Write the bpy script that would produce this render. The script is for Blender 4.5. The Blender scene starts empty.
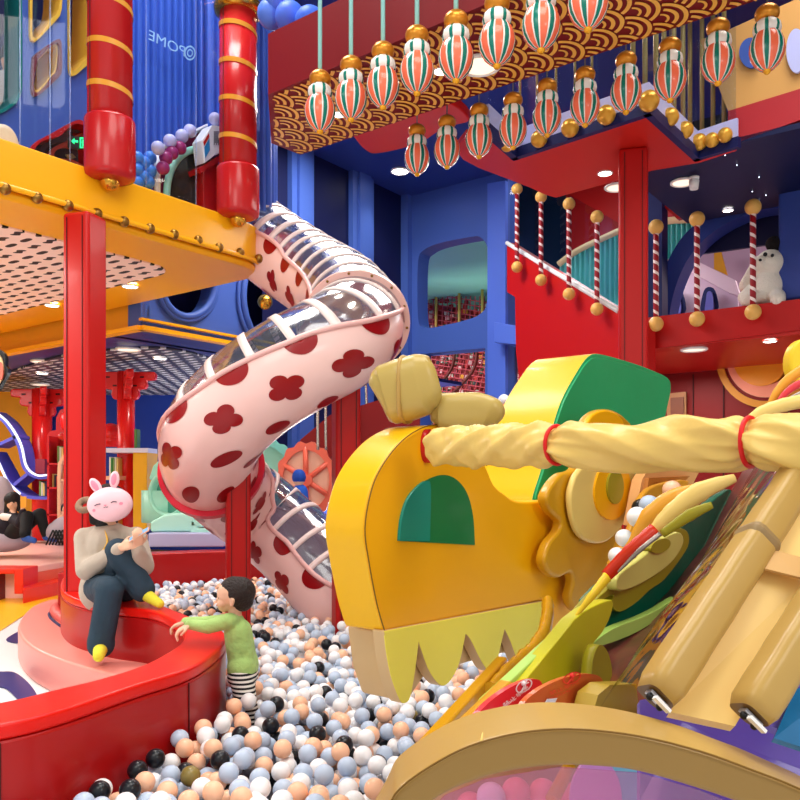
import bpy, bmesh, math, random
from mathutils import Vector, Matrix
random.seed(7)
COL = bpy.context.scene.collection
PI = math.pi
F = 800.0; CX = 400.0; HY = 480.0; CZ = 1.45
UD = Vector((0.798, -0.602, 0)).normalized()
VD = Vector((0.602, 0.798, 0)).normalized()
ZD = Vector((0, 0, 1)); XD = Vector((1, 0, 0)); YD = Vector((0, 1, 0))
CAM = Vector((0, 0, CZ))
def W(px, py, d): return Vector(((px-CX)/F*d, d, CZ+(HY-py)/F*d))
def ray(px, py): return Vector(((px-CX)/F, 1, (HY-py)/F))
def UV(u, v, z): return UD*u + VD*v + ZD*z
class PL:
    def __init__(s, o, e1, e2):
        s.o, s.e1, s.e2 = Vector(o), Vector(e1).normalized(), Vector(e2).normalized(); s.n = s.e1.cross(s.e2)
    def hit(s, px, py):
        r = ray(px, py); t = (s.o-CAM).dot(s.n)/r.dot(s.n); return CAM + r*t
    def to2(s, p): q = p-s.o; return (q.dot(s.e1), q.dot(s.e2))
    def to3(s, a, b, h=0): return s.o+s.e1*a+s.e2*b+s.n*h
def pu(c): return PL(UD*c, VD, ZD)
def pv(c): return PL(VD*c, UD, ZD)
def pz(c): return PL(ZD*c, XD, YD)
def pd(c): return PL(YD*c, XD, ZD)
def smooth2(pts, n=6, closed=True):
    """Catmull-Rom through points; a third value 's' keeps a corner sharp"""
    P = []
    for p in pts:
        P.append(tuple(p[:2]))
        if len(p) > 2: P.append(tuple(p[:2]))
    out = []; N = len(P)
    rng = range(N if closed else N-1)
    for i in rng:
        p0 = P[(i-1) % N] if closed or i > 0 else P[i]
        p1 = P[i]; p2 = P[(i+1) % N]; p3 = P[(i+2) % N] if closed or i+2 < N else p2
        if p1 == p2: continue
        for k in range(n):
            t = k/n; q = []
            for c in range(2):
                a, b, cc, d = p0[c], p1[c], p2[c], p3[c]
                q.append(.5*((2*b)+(-a+cc)*t+(2*a-5*b+4*cc-d)*t*t+(-a+3*b-3*cc+d)*t**3))
            out.append(tuple(q))
    if not closed: out.append(P[-1])
    res = []
    for q in out:
        if not res or (abs(q[0]-res[-1][0])+abs(q[1]-res[-1][1])) > 1e-5: res.append(q)
    if closed and len(res) > 1 and abs(res[0][0]-res[-1][0])+abs(res[0][1]-res[-1][1]) < 1e-5: res.pop()
    return res
def cr3(pts, n=8):
    out = []; N = len(pts); pts = [Vector(p) for p in pts]
    for i in range(N-1):
        p0 = pts[max(i-1, 0)]; p1 = pts[i]; p2 = pts[i+1]; p3 = pts[min(i+2, N-1)]
        for k in range(n):
            t = k/n
            out.append(.5*((2*p1)+(p2-p0)*t+(2*p0-5*p1+4*p2-p3)*t*t+(3*p1-p0-3*p2+p3)*t**3))
    out.append(pts[-1]); return out
# ---------------- materials
def lin(c):
    r = []
    for x in c:
        x /= 255.0
        r.append(x/12.92 if x <= .04045 else ((x+.055)/1.055)**2.4)
    return (r[0], r[1], r[2], 1)
MATS = {}
def mat(name, col, rough=.4, metal=0, coat=0, bump=0, bscale=8, emit=0, var=.0, vscale=3, spec=.5, sheen=0, sss=0):
    if name in MATS: return MATS[name]
    m = bpy.data.materials.new(name); m.use_nodes = True; nt = m.node_tree; b = nt.nodes['Principled BSDF']
    c = lin(col); b.inputs['Base Color'].default_value = c
    b.inputs['Roughness'].default_value = rough; b.inputs['Metallic'].default_value = metal
    b.inputs['Coat Weight'].default_value = coat*.45; b.inputs['Coat Roughness'].default_value = .12
    b.inputs['Specular IOR Level'].default_value = spec*.6
    if sheen: b.inputs['Sheen Weight'].default_value = sheen
    if emit:
        b.inputs['Emission Color'].default_value = c; b.inputs['Emission Strength'].default_value = emit
    tc = nt.nodes.new('ShaderNodeTexCoord')
    if var:
        n = nt.nodes.new('ShaderNodeTexNoise'); n.inputs['Scale'].default_value = vscale; n.inputs['Detail'].default_value = 4
        nt.links.new(tc.outputs['Object'], n.inputs['Vector'])
        mx = nt.nodes.new('ShaderNodeMix'); mx.data_type = 'RGBA'
        mx.inputs[6].default_value = tuple(x*(1-var) for x in c[:3])+(1,); mx.inputs[7].default_value = tuple(min(1, x*(1+var)) for x in c[:3])+(1,)
        nt.links.new(n.outputs['Fac'], mx.inputs[0]); nt.links.new(mx.outputs[2], b.inputs['Base Color'])
    if bump:
        n = nt.nodes.new('ShaderNodeTexNoise'); n.inputs['Scale'].default_value = bscale; n.inputs['Detail'].default_value = 3
        nt.links.new(tc.outputs['Object'], n.inputs['Vector'])
        bp = nt.nodes.new('ShaderNodeBump'); bp.inputs['Strength'].default_value = bump; bp.inputs['Distance'].default_value = .02
        nt.links.new(n.outputs['Fac'], bp.inputs['Height']); nt.links.new(bp.outputs['Normal'], b.inputs['Normal'])
    MATS[name] = m; return m
def clear(name, tint, refl=.12, rough=.03, bump=0, diff=0, dcol=(255, 255, 255), mx_=.4):
    if name in MATS: return MATS[name]
    m = bpy.data.materials.new(name); m.use_nodes = True; nt = m.node_tree; nt.nodes.clear()
    o = nt.nodes.new('ShaderNodeOutputMaterial'); tr = nt.nodes.new('ShaderNodeBsdfTransparent'); gl = nt.nodes.new('ShaderNodeBsdfGlossy')
    tr.inputs[0].default_value = lin(tint); gl.inputs['Roughness'].default_value = rough; gl.inputs[0].default_value = (1, 1, 1, 1)
    lw = nt.nodes.new('ShaderNodeLayerWeight'); lw.inputs[0].default_value = .35
    mr = nt.nodes.new('ShaderNodeMapRange'); mr.inputs['To Min'].default_value = refl; mr.inputs['To Max'].default_value = mx_
    nt.links.new(lw.outputs['Fresnel'], mr.inputs[0])
    mx = nt.nodes.new('ShaderNodeMixShader'); nt.links.new(mr.outputs[0], mx.inputs[0]); nt.links.new(tr.outputs[0], mx.inputs[1]); nt.links.new(gl.outputs[0], mx.inputs[2])
    last = mx
    if diff:
        df = nt.nodes.new('ShaderNodeBsdfDiffuse'); df.inputs[0].default_value = lin(dcol); m2 = nt.nodes.new('ShaderNodeMixShader'); m2.inputs[0].default_value = diff
        nt.links.new(mx.outputs[0], m2.inputs[1]); nt.links.new(df.outputs[0], m2.inputs[2]); last = m2
    if bump:
        tc = nt.nodes.new('ShaderNodeTexCoord'); n = nt.nodes.new('ShaderNodeTexNoise'); n.inputs['Scale'].default_value = 4
        nt.links.new(tc.outputs['Object'], n.inputs['Vector']); bp = nt.nodes.new('ShaderNodeBump'); bp.inputs['Strength'].default_value = bump
        bp.inputs['Distance'].default_value = .05
        nt.links.new(n.outputs['Fac'], bp.inputs['Height']); nt.links.new(bp.outputs[0], gl.inputs['Normal']); nt.links.new(bp.outputs[0], lw.inputs['Normal'])
    nt.links.new(last.outputs[0], o.inputs[0]); MATS[name] = m; return m
def stripes_mat(name, c1, c2, pitch, frac=.5, rough=.4, helix=True, axis=2, coat=0):
    m = mat(name, c1, rough, coat=coat); nt = m.node_tree; b = nt.nodes['Principled BSDF']
    tc = nt.nodes.new('ShaderNodeTexCoord'); sp = nt.nodes.new('ShaderNodeSeparateXYZ'); nt.links.new(tc.outputs['Object'], sp.inputs[0])
    def M(op, a, bb=None):
        n = nt.nodes.new('ShaderNodeMath'); n.operation = op
        for i, x in enumerate((a, bb)):
            if x is None: continue
            if isinstance(x, (int, float)): n.inputs[i].default_value = x
            else: nt.links.new(x, n.inputs[i])
        return n.outputs[0]
    v = M('DIVIDE', sp.outputs[axis], pitch)
    if helix:
        v = M('ADD', v, M('DIVIDE', M('ARCTAN2', sp.outputs[1], sp.outputs[0]), 2*PI))
    f = M('GREATER_THAN', M('FRACT', M('ADD', v, 100)), frac)
    mx = nt.nodes.new('ShaderNodeMix'); mx.data_type = 'RGBA'; mx.inputs[6].default_value = lin(c1); mx.inputs[7].default_value = lin(c2)
    nt.links.new(f, mx.inputs[0]); nt.links.new(mx.outputs[2], b.inputs['Base Color']); return m
def slots_mat(name, base, hole, ang, cw, ch, rough=.5):
    """panel with staggered dark slot-shaped perforations"""
    m = mat(name, base, rough); nt = m.node_tree; b = nt.nodes['Principled BSDF']
    tc = nt.nodes.new('ShaderNodeTexCoord'); mp = nt.nodes.new('ShaderNodeMapping'); mp.inputs['Rotation'].default_value = (0, 0, ang)
    nt.links.new(tc.outputs['Object'], mp.inputs[0]); sp = nt.nodes.new('ShaderNodeSeparateXYZ'); nt.links.new(mp.outputs[0], sp.inputs[0])
    def M(op, a, bb=None):
        n = nt.nodes.new('ShaderNodeMath'); n.operation = op
        for i, x in enumerate((a, bb)):
            if x is None: continue
            if isinstance(x, (int, float)): n.inputs[i].default_value = x
            else: nt.links.new(x, n.inputs[i])
        return n.outputs[0]
    y = M('DIVIDE', sp.outputs[1], ch); row = M('FLOOR', y); fy = M('SUBTRACT', M('SUBTRACT', y, row), .5)
    off = M('MULTIPLY', M('FRACT', M('ADD', M('MULTIPLY', row, .5), 100)), 1.0)
    x = M('ADD', M('DIVIDE', sp.outputs[0], cw), off); col = M('FLOOR', x); fx = M('SUBTRACT', M('SUBTRACT', x, col), .5)
    wav = M('MULTIPLY', M('SINE', M('MULTIPLY', fx, 14)), .07)
    par = M('FRACT', M('ADD', M('MULTIPLY', row, .5), 100)); wav = M('MULTIPLY', wav, M('MULTIPLY', par, 2))
    e = M('ADD', M('POWER', M('ABSOLUTE', M('DIVIDE', fx, .33)), 3), M('POWER', M('ABSOLUTE', M('DIVIDE', M('ADD', fy, wav), .2)), 2))
    f = M('LESS_THAN', e, 1)
    mx = nt.nodes.new('ShaderNodeMix'); mx.data_type = 'RGBA'; mx.inputs[6].default_value = lin(base); mx.inputs[7].default_value = lin(hole)
    nt.links.new(f, mx.inputs[0]); nt.links.new(mx.outputs[2], b.inputs['Base Color']); return m
# ---------------- mesh builder
class MB:
    def __init__(s): s.v = []; s.f = []; s.m = []; s.sm = []
    def add(s, vs, fs, mi=0, smooth=True):
        o = len(s.v); s.v += [Vector(x) for x in vs]
        for f in fs: s.f.append([i+o for i in f]); s.m.append(mi); s.sm.append(smooth)
        return s
    def box(s, c, size, ax=(UD, VD, ZD), mi=0):
        c = Vector(c); a, b, d = [Vector(x)*h/2 for x, h in zip(ax, size)]
        vs = [c+a*i+b*j+d*k for k in (-1, 1) for j in (-1, 1) for i in (-1, 1)]
        return s.add(vs, [(0, 2, 3, 1), (4, 5, 7, 6), (0, 1, 5, 4), (2, 6, 7, 3), (0, 4, 6, 2), (1, 3, 7, 5)], mi, False)
    def prism(s, pts, ext, mi=0, side=None, smooth_side=False):
        n = len(pts); ext = Vector(ext); pts = [Vector(p) for p in pts]
        nrm = Vector((0, 0, 0))
        for i in range(n): nrm += pts[i].cross(pts[(i+1) % n])
        flip = nrm.dot(ext) > 0
        o = len(s.v); s.v += pts+[p+ext for p in pts]; side = mi if side is None else side
        F1 = list(range(n)); F2 = list(range(n, 2*n))
        if flip: F1 = F1[::-1]
        else: F2 = F2[::-1]
        for f in (F1, F2): s.f.append([i+o for i in f]); s.m.append(mi); s.sm.append(False)
        for i in range(n):
            j = (i+1) % n; q = [i, j, j+n, i+n]
            if not flip: q = q[::-1]
            s.f.append([k+o for k in q]); s.m.append(side); s.sm.append(smooth_side)
        return s
    def tube(s, path, r, seg=10, caps=True, mi=0, up=None, flat=1.0, rf=None, a0=0, a1=None, open_=False):
        path = [Vector(p) for p in path]; n = len(path); o = len(s.v)
        T = [(path[min(i+1, n-1)]-path[max(i-1, 0)]).normalized() for i in range(n)]
        u0 = Vector(up) if up is not None else (ZD if abs(T[0].z) < .9 else XD)
        ns = seg+1 if open_ else seg
        a1 = (a0+2*PI) if a1 is None else a1
        for i in range(n):
            t = T[i]
            if up is None and i > 0: u0 = Nn
            Nn = (u0-t*u0.dot(t)).normalized(); Bn = t.cross(Nn)
            rr = r[i] if isinstance(r, (list, tuple)) else r
            for k in range(ns):
                a = a0+(a1-a0)*k/seg; q = rr*(rf(i/(n-1), a) if rf else 1)
                s.v.append(path[i]+Nn*math.cos(a)*q+Bn*math.sin(a)*q*flat)
        for i in range(n-1):
            for k in range(seg):
                k2 = k+1 if open_ else (k+1) % seg
                s.f.append([o+i*ns+k, o+i*ns+k2, o+(i+1)*ns+k2, o+(i+1)*ns+k]); s.m.append(mi); s.sm.append(True)
        if caps and not open_:
            s.f.append([o+k for k in range(seg)][::-1]); s.m.append(mi); s.sm.append(False)
            s.f.append([o+(n-1)*ns+k for k in range(seg)]); s.m.append(mi); s.sm.append(False)
        return s
    def lathe(s, c, prof, seg=20, mi=0, ax=None, mis=None):
        """prof: (radius, height) list along +Z (or ax)"""
        c = Vector(c); o = len(s.v); n = len(prof)
        if ax is None: A, B, Cc = XD, YD, ZD
        else:
            Cc = Vector(ax).normalized(); A = (XD if abs(Cc.x) < .9 else YD); A = (A-Cc*A.dot(Cc)).normalized(); B = Cc.cross(A)
        for r, h in prof:
            for k in range(seg):
                a = 2*PI*k/seg; s.v.append(c+A*math.cos(a)*r+B*math.sin(a)*r+Cc*h)
        for i in range(n-1):
            for k in range(seg):
                k2 = (k+1) % seg; s.f.append([o+i*seg+k, o+i*seg+k2, o+(i+1)*seg+k2, o+(i+1)*seg+k]); s.m.append(mis[i] if mis else mi); s.sm.append(True)
        if prof[0][0] > 1e-4: s.f.append([o+k for k in range(seg)][::-1]); s.m.append(mi); s.sm.append(False)
        if prof[-1][0] > 1e-4: s.f.append([o+(n-1)*seg+k for k in range(seg)]); s.m.append(mi); s.sm.append(False)
        return s
    def sphere(s, c, r, seg=16, rings=10, mi=0, sc=(1, 1, 1), ax=(XD, YD, ZD)):
        c = Vector(c); o = len(s.v)
        A, B, Cc = [Vector(x)*k*r for x, k in zip(ax, sc)]
        s.v.append(c-Cc)
        for i in range(1, rings):
            p = -PI/2+PI*i/rings
            for k in range(seg):
                a = 2*PI*k/seg; s.v.append(c+A*math.cos(a)*math.cos(p)+B*math.sin(a)*math.cos(p)+Cc*math.sin(p))
        s.v.append(c+Cc); top = len(s.v)-1
        def af(f): s.f.append(f); s.m.append(mi); s.sm.append(True)
        for k in range(seg):
            k2 = (k+1) % seg; af([o, o+1+k2, o+1+k]); b = o+1+(rings-2)*seg; af([top, b+k, b+k2])
            for i in range(rings-2): q = o+1+i*seg; af([q+k, q+k2, q+seg+k2, q+seg+k])
        return s
    def cap(s, p1, p2, r1, r2, seg=14, flat=1.0, up=None):
        p1 = Vector(p1); p2 = Vector(p2); d = (p2-p1); L = d.length
        if L < 1e-6: return s.sphere(p1, r1)
        d /= L; path = []; rr = []
        for k in range(5): a = PI/2*(1-k/5); path.append(p1-d*r1*math.sin(a)*.999); rr.append(max(r1*math.cos(a), r1*.02))
        path.append(p1); rr.append(r1); path.append(p2); rr.append(r2)
        for k in range(1, 6): a = PI/2*k/5; path.append(p2+d*r2*math.sin(a)*.999); rr.append(max(r2*math.cos(a), r2*.02))
        return s.tube(path, rr, seg, True, up=up, flat=flat)
    def build(s, name, mats, parent=None, label=None, bevel=0, bseg=3, origin=None, sub=0, recalc=False, bang=40):
        me = bpy.data.meshes.new(name)
        if not isinstance(mats, (list, tuple)): mats = [mats]
        if parent is not None: org = parent['_w'] if False else WL[parent.name]
        elif origin is not None: org = Vector(origin)
        else:
            xs = [v.x for v in s.v]; ys = [v.y for v in s.v]; zs = [v.z for v in s.v]
            org = Vector(((min(xs)+max(xs))/2, (min(ys)+max(ys))/2, min(zs)))
        me.from_pydata([tuple(v-org) for v in s.v], [], s.f)
        for m in mats: me.materials.append(m)
        me.polygons.foreach_set('material_index', s.m); me.polygons.foreach_set('use_smooth', s.sm); me.update()
        if recalc:
            b = bmesh.new(); b.from_mesh(me); bmesh.ops.recalc_face_normals(b, faces=b.faces); b.to_mesh(me); b.free()
        o = bpy.data.objects.new(name, me); COL.objects.link(o)
        if parent is not None: o.parent = parent
        else: o.location = org
        WL[o.name] = org
        if bevel:
            md = o.modifiers.new('Bevel', 'BEVEL'); md.width = bevel; md.segments = bseg; md.limit_method = 'ANGLE'; md.angle_limit = math.radians(bang); md.harden_normals = False
            for p in me.polygons: p.use_smooth = True
            wn = o.modifiers.new('WN', 'WEIGHTED_NORMAL'); wn.keep_sharp = False
        if sub:
            md = o.modifiers.new('Sub', 'SUBSURF'); md.levels = sub; md.render_levels = sub
        if label: o['label'] = label
        return o
WL = {}
def T(name, label, cat, loc=(0, 0, 0), group=None, kind=None, rz=0):
    o = bpy.data.objects.new(name, None); COL.objects.link(o); o.location = loc; o.empty_display_size = .1
    o.rotation_euler = (0, 0, rz)
    o['label'] = label; o['category'] = cat
    if group: o['group'] = group
    if kind: o['kind'] = kind
    WL[o.name] = Vector(loc); return o
def tag(o, label, cat, group=None, kind=None):
    o['label'] = label; o['category'] = cat
    if group: o['group'] = group
    if kind: o['kind'] = kind
    return o
def struct(o): o['kind'] = 'structure'; return o
def dup(root, loc, label=None, group=None, rz=None, scale=None):
    r = root.copy(); COL.objects.link(r); r.location = loc
    if rz is not None: r.rotation_euler = (0, 0, rz)
    if scale is not None: r.scale = (scale,)*3
    if label: r['label'] = label
    if group: r['group'] = group
    for ch in list(root.children):
        c = ch.copy(); COL.objects.link(c); c.parent = r
        for g in ch.children:
            d = g.copy(); COL.objects.link(d); d.parent = c
    return r
def remesh(o, vox, smooth=6, fac=.5):
    md = o.modifiers.new('R', 'REMESH'); md.mode = 'VOXEL'; md.voxel_size = vox; md.use_smooth_shade = True
    if smooth:
        m2 = o.modifiers.new('S', 'SMOOTH'); m2.iterations = smooth; m2.factor = fac
    bpy.context.view_layer.update()
    dg = bpy.context.evaluated_depsgraph_get()
    me = bpy.data.meshes.new_from_object(o.evaluated_get(dg), depsgraph=dg)
    o.modifiers.clear(); old = o.data; ms = [m for m in old.materials]; o.data = me; me.materials.clear()
    for m in ms: me.materials.append(m)
    for p in me.polygons: p.use_smooth = True; p.material_index = 0
    return o
def pxpoly(pts, plane, sm=0):
    if sm: pts = smooth2(pts, sm)
    return [plane.hit(p[0], p[1]) for p in pts]
def plate(name, pts, plane, ext, mats, parent=None, sm=0, bevel=0, side=0, label=None, bseg=3, cat=None, group=None):
    P = pxpoly(pts, plane, sm); mb = MB(); mb.prism(P, ext, 0, side, smooth_side=bool(sm))
    o = mb.build(name, mats, parent, bevel=bevel, bseg=bseg, label=label, recalc=True)
    if cat: tag(o, label, cat, group)
    return o
def holed(name, outer, holes, plane, depth, mats, parent=None, label=None, bevel=0, raw=False):
    """flat board with holes; outlines are pixel lists (or plane coords when raw), thickness away from the camera side"""
    cu = bpy.data.curves.new('tmp', 'CURVE'); cu.dimensions = '2D'; cu.fill_mode = 'BOTH'; cu.extrude = depth/2
    if bevel: cu.bevel_depth = bevel; cu.bevel_resolution = 2; cu.offset = -bevel
    for L in [outer]+holes:
        sp = cu.splines.new('POLY'); q = [(plane.to2(plane.hit(*p[:2])) if not raw else p) for p in L]
        sp.points.add(len(q)-1); sp.use_cyclic_u = True
        for i, (a, b) in enumerate(q): sp.points[i].co = (a, b, 0, 1)
    o = bpy.data.objects.new('tmp', cu); COL.objects.link(o); bpy.context.view_layer.update()
    dg = bpy.context.evaluated_depsgraph_get(); me = bpy.data.meshes.new_from_object(o.evaluated_get(dg), depsgraph=dg)
    mb = MB(); sgn = 1 if plane.n.dot(plane.o-CAM) > 0 else -1
    vs = [plane.to3(v.co.x, v.co.y, v.co.z+sgn*(depth/2)) for v in me.vertices]
    mb.add(vs, [list(p.vertices) for p in me.polygons], 0, False)
    bpy.data.objects.remove(o); bpy.data.meshes.remove(me); bpy.data.curves.remove(cu)
    return mb.build(name, mats, parent, label=label, recalc=True)
def text_px(name, txt, c, e1, e2, plane, m, parent, off=.004, thick=.003, align='CENTER'):
    """letters laid on a plane: one text unit = pixel vectors e1 (reading direction) and e2 (up)"""
    cu = bpy.data.curves.new('tmp', 'FONT'); cu.body = txt; cu.align_x = align; cu.align_y = 'CENTER'; cu.size = 1.0; cu.resolution_u = 3
    o = bpy.data.objects.new('tmp', cu); COL.objects.link(o); bpy.context.view_layer.update()
    dg = bpy.context.evaluated_depsgraph_get(); me = bpy.data.meshes.new_from_object(o.evaluated_get(dg), depsgraph=dg)
    mb = MB(); sgn = -1 if plane.n.dot(plane.o-CAM) > 0 else 1
    vs = [plane.hit(c[0]+v.co.x*e1[0]+v.co.y*e2[0], c[1]+v.co.x*e1[1]+v.co.y*e2[1])+plane.n*sgn*off for v in me.vertices]
    mb.add(vs, [list(p.vertices) for p in me.polygons], 0, False)
    bpy.data.objects.remove(o); bpy.data.meshes.remove(me); bpy.data.curves.remove(cu)
    return mb.build(name, m, parent)
def ell(cx, cy, rx, ry, n=28, ang=0, a0=0, a1=2*PI):
    out = []
    full = abs(a1-a0-2*PI) < 1e-6
    for k in range(n if full else n+1):
        a = a0+(a1-a0)*k/n; x = rx*math.cos(a); y = ry*math.sin(a)
        out.append((cx+x*math.cos(ang)-y*math.sin(ang), cy+x*math.sin(ang)+y*math.cos(ang)))
    return out
def rrect(x0, y0, x1, y1, r, n=5):
    out = []
    for cx, cy, a in ((x1-r, y1-r, 0), (x0+r, y1-r, 90), (x0+r, y0+r, 180), (x1-r, y0+r, 270)):
        for k in range(n+1):
            t = math.radians(a+90*k/n); out.append((cx+r*math.cos(t), cy+r*math.sin(t)))
    return out
# palette
RED = mat('red_vinyl', (196, 14, 10), .38, coat=.25, bump=.06, bscale=5, var=.06)
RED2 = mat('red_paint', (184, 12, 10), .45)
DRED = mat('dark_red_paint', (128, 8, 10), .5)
CRIM = mat('crimson_gloss', (190, 30, 34), .25, coat=.4)
YEL = mat('yellow_paint', (250, 178, 20), .3, coat=.25)
YEL2 = mat('mustard_paint', (232, 160, 30), .5)
BLUE = mat('blue_paint', (66, 96, 178), .45)
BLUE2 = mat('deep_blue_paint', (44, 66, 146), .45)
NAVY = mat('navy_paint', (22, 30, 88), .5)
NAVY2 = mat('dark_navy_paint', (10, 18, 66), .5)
GOLD = mat('gold_metal', (214, 160, 60), .22, metal=.9)
BRASS = mat('brass_dark', (150, 110, 50), .3, metal=.9)
WHITE = mat('white_paint', (240, 240, 240), .4)
LAV = mat('lavender_paint', (196, 200, 246), .4)
PINKP = mat('pink_panel', (255, 222, 210), .5)
TEAL = mat('teal_plastic', (120, 206, 196), .45)
MINT = mat('mint_plastic', (158, 222, 200), .35)
CORAL = mat('coral_plastic', (240, 112, 88), .35)
GREYD = mat('dark_grey_ceiling', (40, 44, 54), .6)
LAMP = mat('lamp_glow', (255, 246, 230), .5, emit=14)
DISC_GLOW = mat('disc_glow', (255, 226, 200), .5, emit=1.2)  # glow put into the white speaker discs, which are no lamps
BLACK = mat('black_plastic', (18, 18, 20), .4)
# ================= camera, world, view
cd = bpy.data.cameras.new('camera'); cam = bpy.data.objects.new('camera', cd); COL.objects.link(cam)
cam.location = CAM; cam.rotation_euler = (PI/2, 0, 0); cd.sensor_width = 36; cd.lens = 36; cd.shift_y = 0.1; cd.clip_end = 200
bpy.context.scene.camera = cam
sc = bpy.context.scene
sc.view_settings.view_transform = 'Standard'; sc.view_settings.look = 'None'; sc.view_settings.gamma = 1; sc.view_settings.exposure = 0.0
w = bpy.data.worlds.new('World'); sc.world = w; w.use_nodes = True
w.node_tree.nodes['Background'].inputs[0].default_value = (1, .97, .94, 1); w.node_tree.nodes['Background'].inputs[1].default_value = .85
def area(name, loc, size, power, col=(1, .96, .9), rot=(0, 0, 0), sy=None):
    l = bpy.data.lights.new(name, 'AREA'); l.energy = power; l.color = col; l.size = size
    if sy: l.shape = 'RECTANGLE'; l.size_y = sy
    o = bpy.data.objects.new(name, l); COL.objects.link(o); o.location = loc; o.rotation_euler = rot; return o
def spot(loc, power, size=1.9, r=.05, col=(1, .95, .86)):
    l = bpy.data.lights.new('downlight_lamp', 'SPOT'); l.energy = power; l.spot_size = size; l.spot_blend = .8; l.shadow_soft_size = r; l.color = col
    o = bpy.data.objects.new('downlight_lamp', l); COL.objects.link(o); o.location = loc; return o
area('hall_fill', (0.5, 2.0, 7.0), 3.0, 210)  # added fill over the near hall, no fixture there
area('hall_fill', (2.6, -.4, 3.6), 1.4, 48, rot=(math.radians(35), 0, math.radians(20)))  # added fill beside the camera, aimed at the dragon
area('hall_fill', (-2.0, 6.2, 8.2), 2.0, 260)  # unseen fill added high over the left side
area('hall_fill', (2.8, 5.0, 7.2), 2.5, 150)  # unseen fill added high on the right
area('net_room_fill', (-1.5, 16.0, 5.3), 2.0, 330)  # added fill to lift the dark net room
area('net_room_fill', (-2.5, 16.5, 4.9), 2.5, 200)  # second fill added for the net room
area('upper_room_fill', (2.8, 10.6, 4.3), 1.2, 34)  # added fill for the upper right interior
area('upper_room_fill', (5.2, 9.8, 4.3), 1.0, 26)  # added fill for the interior behind the right balcony
area('under_deck_fill', (-7.5, 11.0, 3.1), 2.5, 170)  # added fill below the far left ceiling
area('under_deck_fill', (-3.5, 11.5, 5.9), 2.5, 240)  # added fill, no lamp fitting there
area('under_deck_fill', (-4.6, 5.6, 3.45), 1.4, 130)  # fill added under the yellow deck so the floor bounces light up
area('tower_fill', (-4.6, 2.6, 5.9), 1.4, 45, rot=(math.radians(60), 0, math.radians(10)))  # added fill out of frame at left, brightens the tower
area('upper_room_fill', (2.2, 11.3, 6.3), 1.5, 130)  # added fill for the aqua screen, kept out of sight
area('net_room_up_fill', (-1.2, 14.6, .5), 2.0, 300, rot=(PI, 0, 0))  # unseen upward fill added to brighten the teal ceiling
area('under_balcony_fill', (3.2, 10.0, 2.85), 1.2, 45)  # added fill below the red balcony
area('hall_fill', (-.5, 9.7, 6.1), 1.8, 220)  # added fill for the slide, hidden behind the patterned beam
area('hall_fill', (0.6, 7.9, 4.3), 1.2, 35)  # added fill in the middle of the hall
area('hall_fill', (-1.8, 0.4, 5.0), 2.2, 70, rot=(math.radians(40), 0, 0))  # added overhead fill near the camera, tilted forward
# ================= floor
g = MB(); g.box((0, 9, -.05), (60, 40, .1), (XD, YD, ZD)); fl = struct(g.build('floor', mat('floor_white_vinyl', (232, 236, 238), .35, coat=.2)))
FZ = pz(.003)
yf = plate('floor_yellow_area', [(-400, 640), (-60, 640), (0, 631), (20, 618), (38, 608), (62, 600), (62, 570), (100, 560), (260, 548), (260, 512), (-400, 512)], PL(ZD*.006, XD, YD), ZD*.004, mat('floor_yellow', (250, 190, 24), .35, coat=.2)); struct(yf); yf.name = 'floor_yellow'
for pts in ([(20, 631), (8, 640), (8, 652), (30, 640), (20, 620), (10, 622), (-10, 642), (-30, 642)], ):
    pass
o = plate('floor_navy_swirl', smooth2([(0, 672), (15, 673), (30, 685), (38, 700), (30, 712), (16, 698), (4, 688), (-14, 686), (-16, 672)], 5), PL(ZD*.006, XD, YD), ZD*.004, mat('floor_navy', (26, 34, 110), .35, coat=.2)); struct(o)
o = plate('floor_navy_swirl', smooth2([(6, 640), (14, 634), (24, 630), (26, 637), (24, 642), (14, 643)], 5), PL(ZD*.006, XD, YD), ZD*.004, MATS['floor_navy']); struct(o)
# ================= distant shell
def quad(name, pts, m, thick=.05, kind='structure'):
    mb = MB(); P = [Vector(p) for p in pts]; n = (P[1]-P[0]).cross(P[2]-P[0]).normalized()
    if n.dot(P[0]-CAM) < 0: n = -n
    mb.prism(P, n*thick); o = mb.build(name, m, recalc=True)
    if kind: o['kind'] = kind
    return o
def vwall(name, v, u0, u1, z0, z1, m, t=.1): return quad(name, [UV(u0, v, z0), UV(u1, v, z0), UV(u1, v, z1), UV(u0, v, z1)], m, t)
def uwall(name, u, v0, v1, z0, z1, m, t=.1): return quad(name, [UV(u, v0, z0), UV(u, v1, z0), UV(u, v1, z1), UV(u, v0, z1)], m, t)
vwall('wall_back', 19, -26, 14, 0, 9, NAVY)
uwall('wall_left', -20, -4, 19, 0, 9, BLUE2)
g = MB(); g.box((0, 11, 8.6), (44, 26, .1), (XD, YD, ZD)); struct(g.build('ceiling', GREYD))
# upper right dark ceiling with metal battens
g = MB()
for k in range(7): g.box(UV(4+k*.9, 10, 7.9), (.08, 12, .08))
for k in range(8): g.box(UV(6, 4+k*1.6, 8.0), (9, .06, .06))
struct(g.build('ceiling_battens', mat('batten_metal', (120, 128, 140), .4, metal=.5)))
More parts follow.
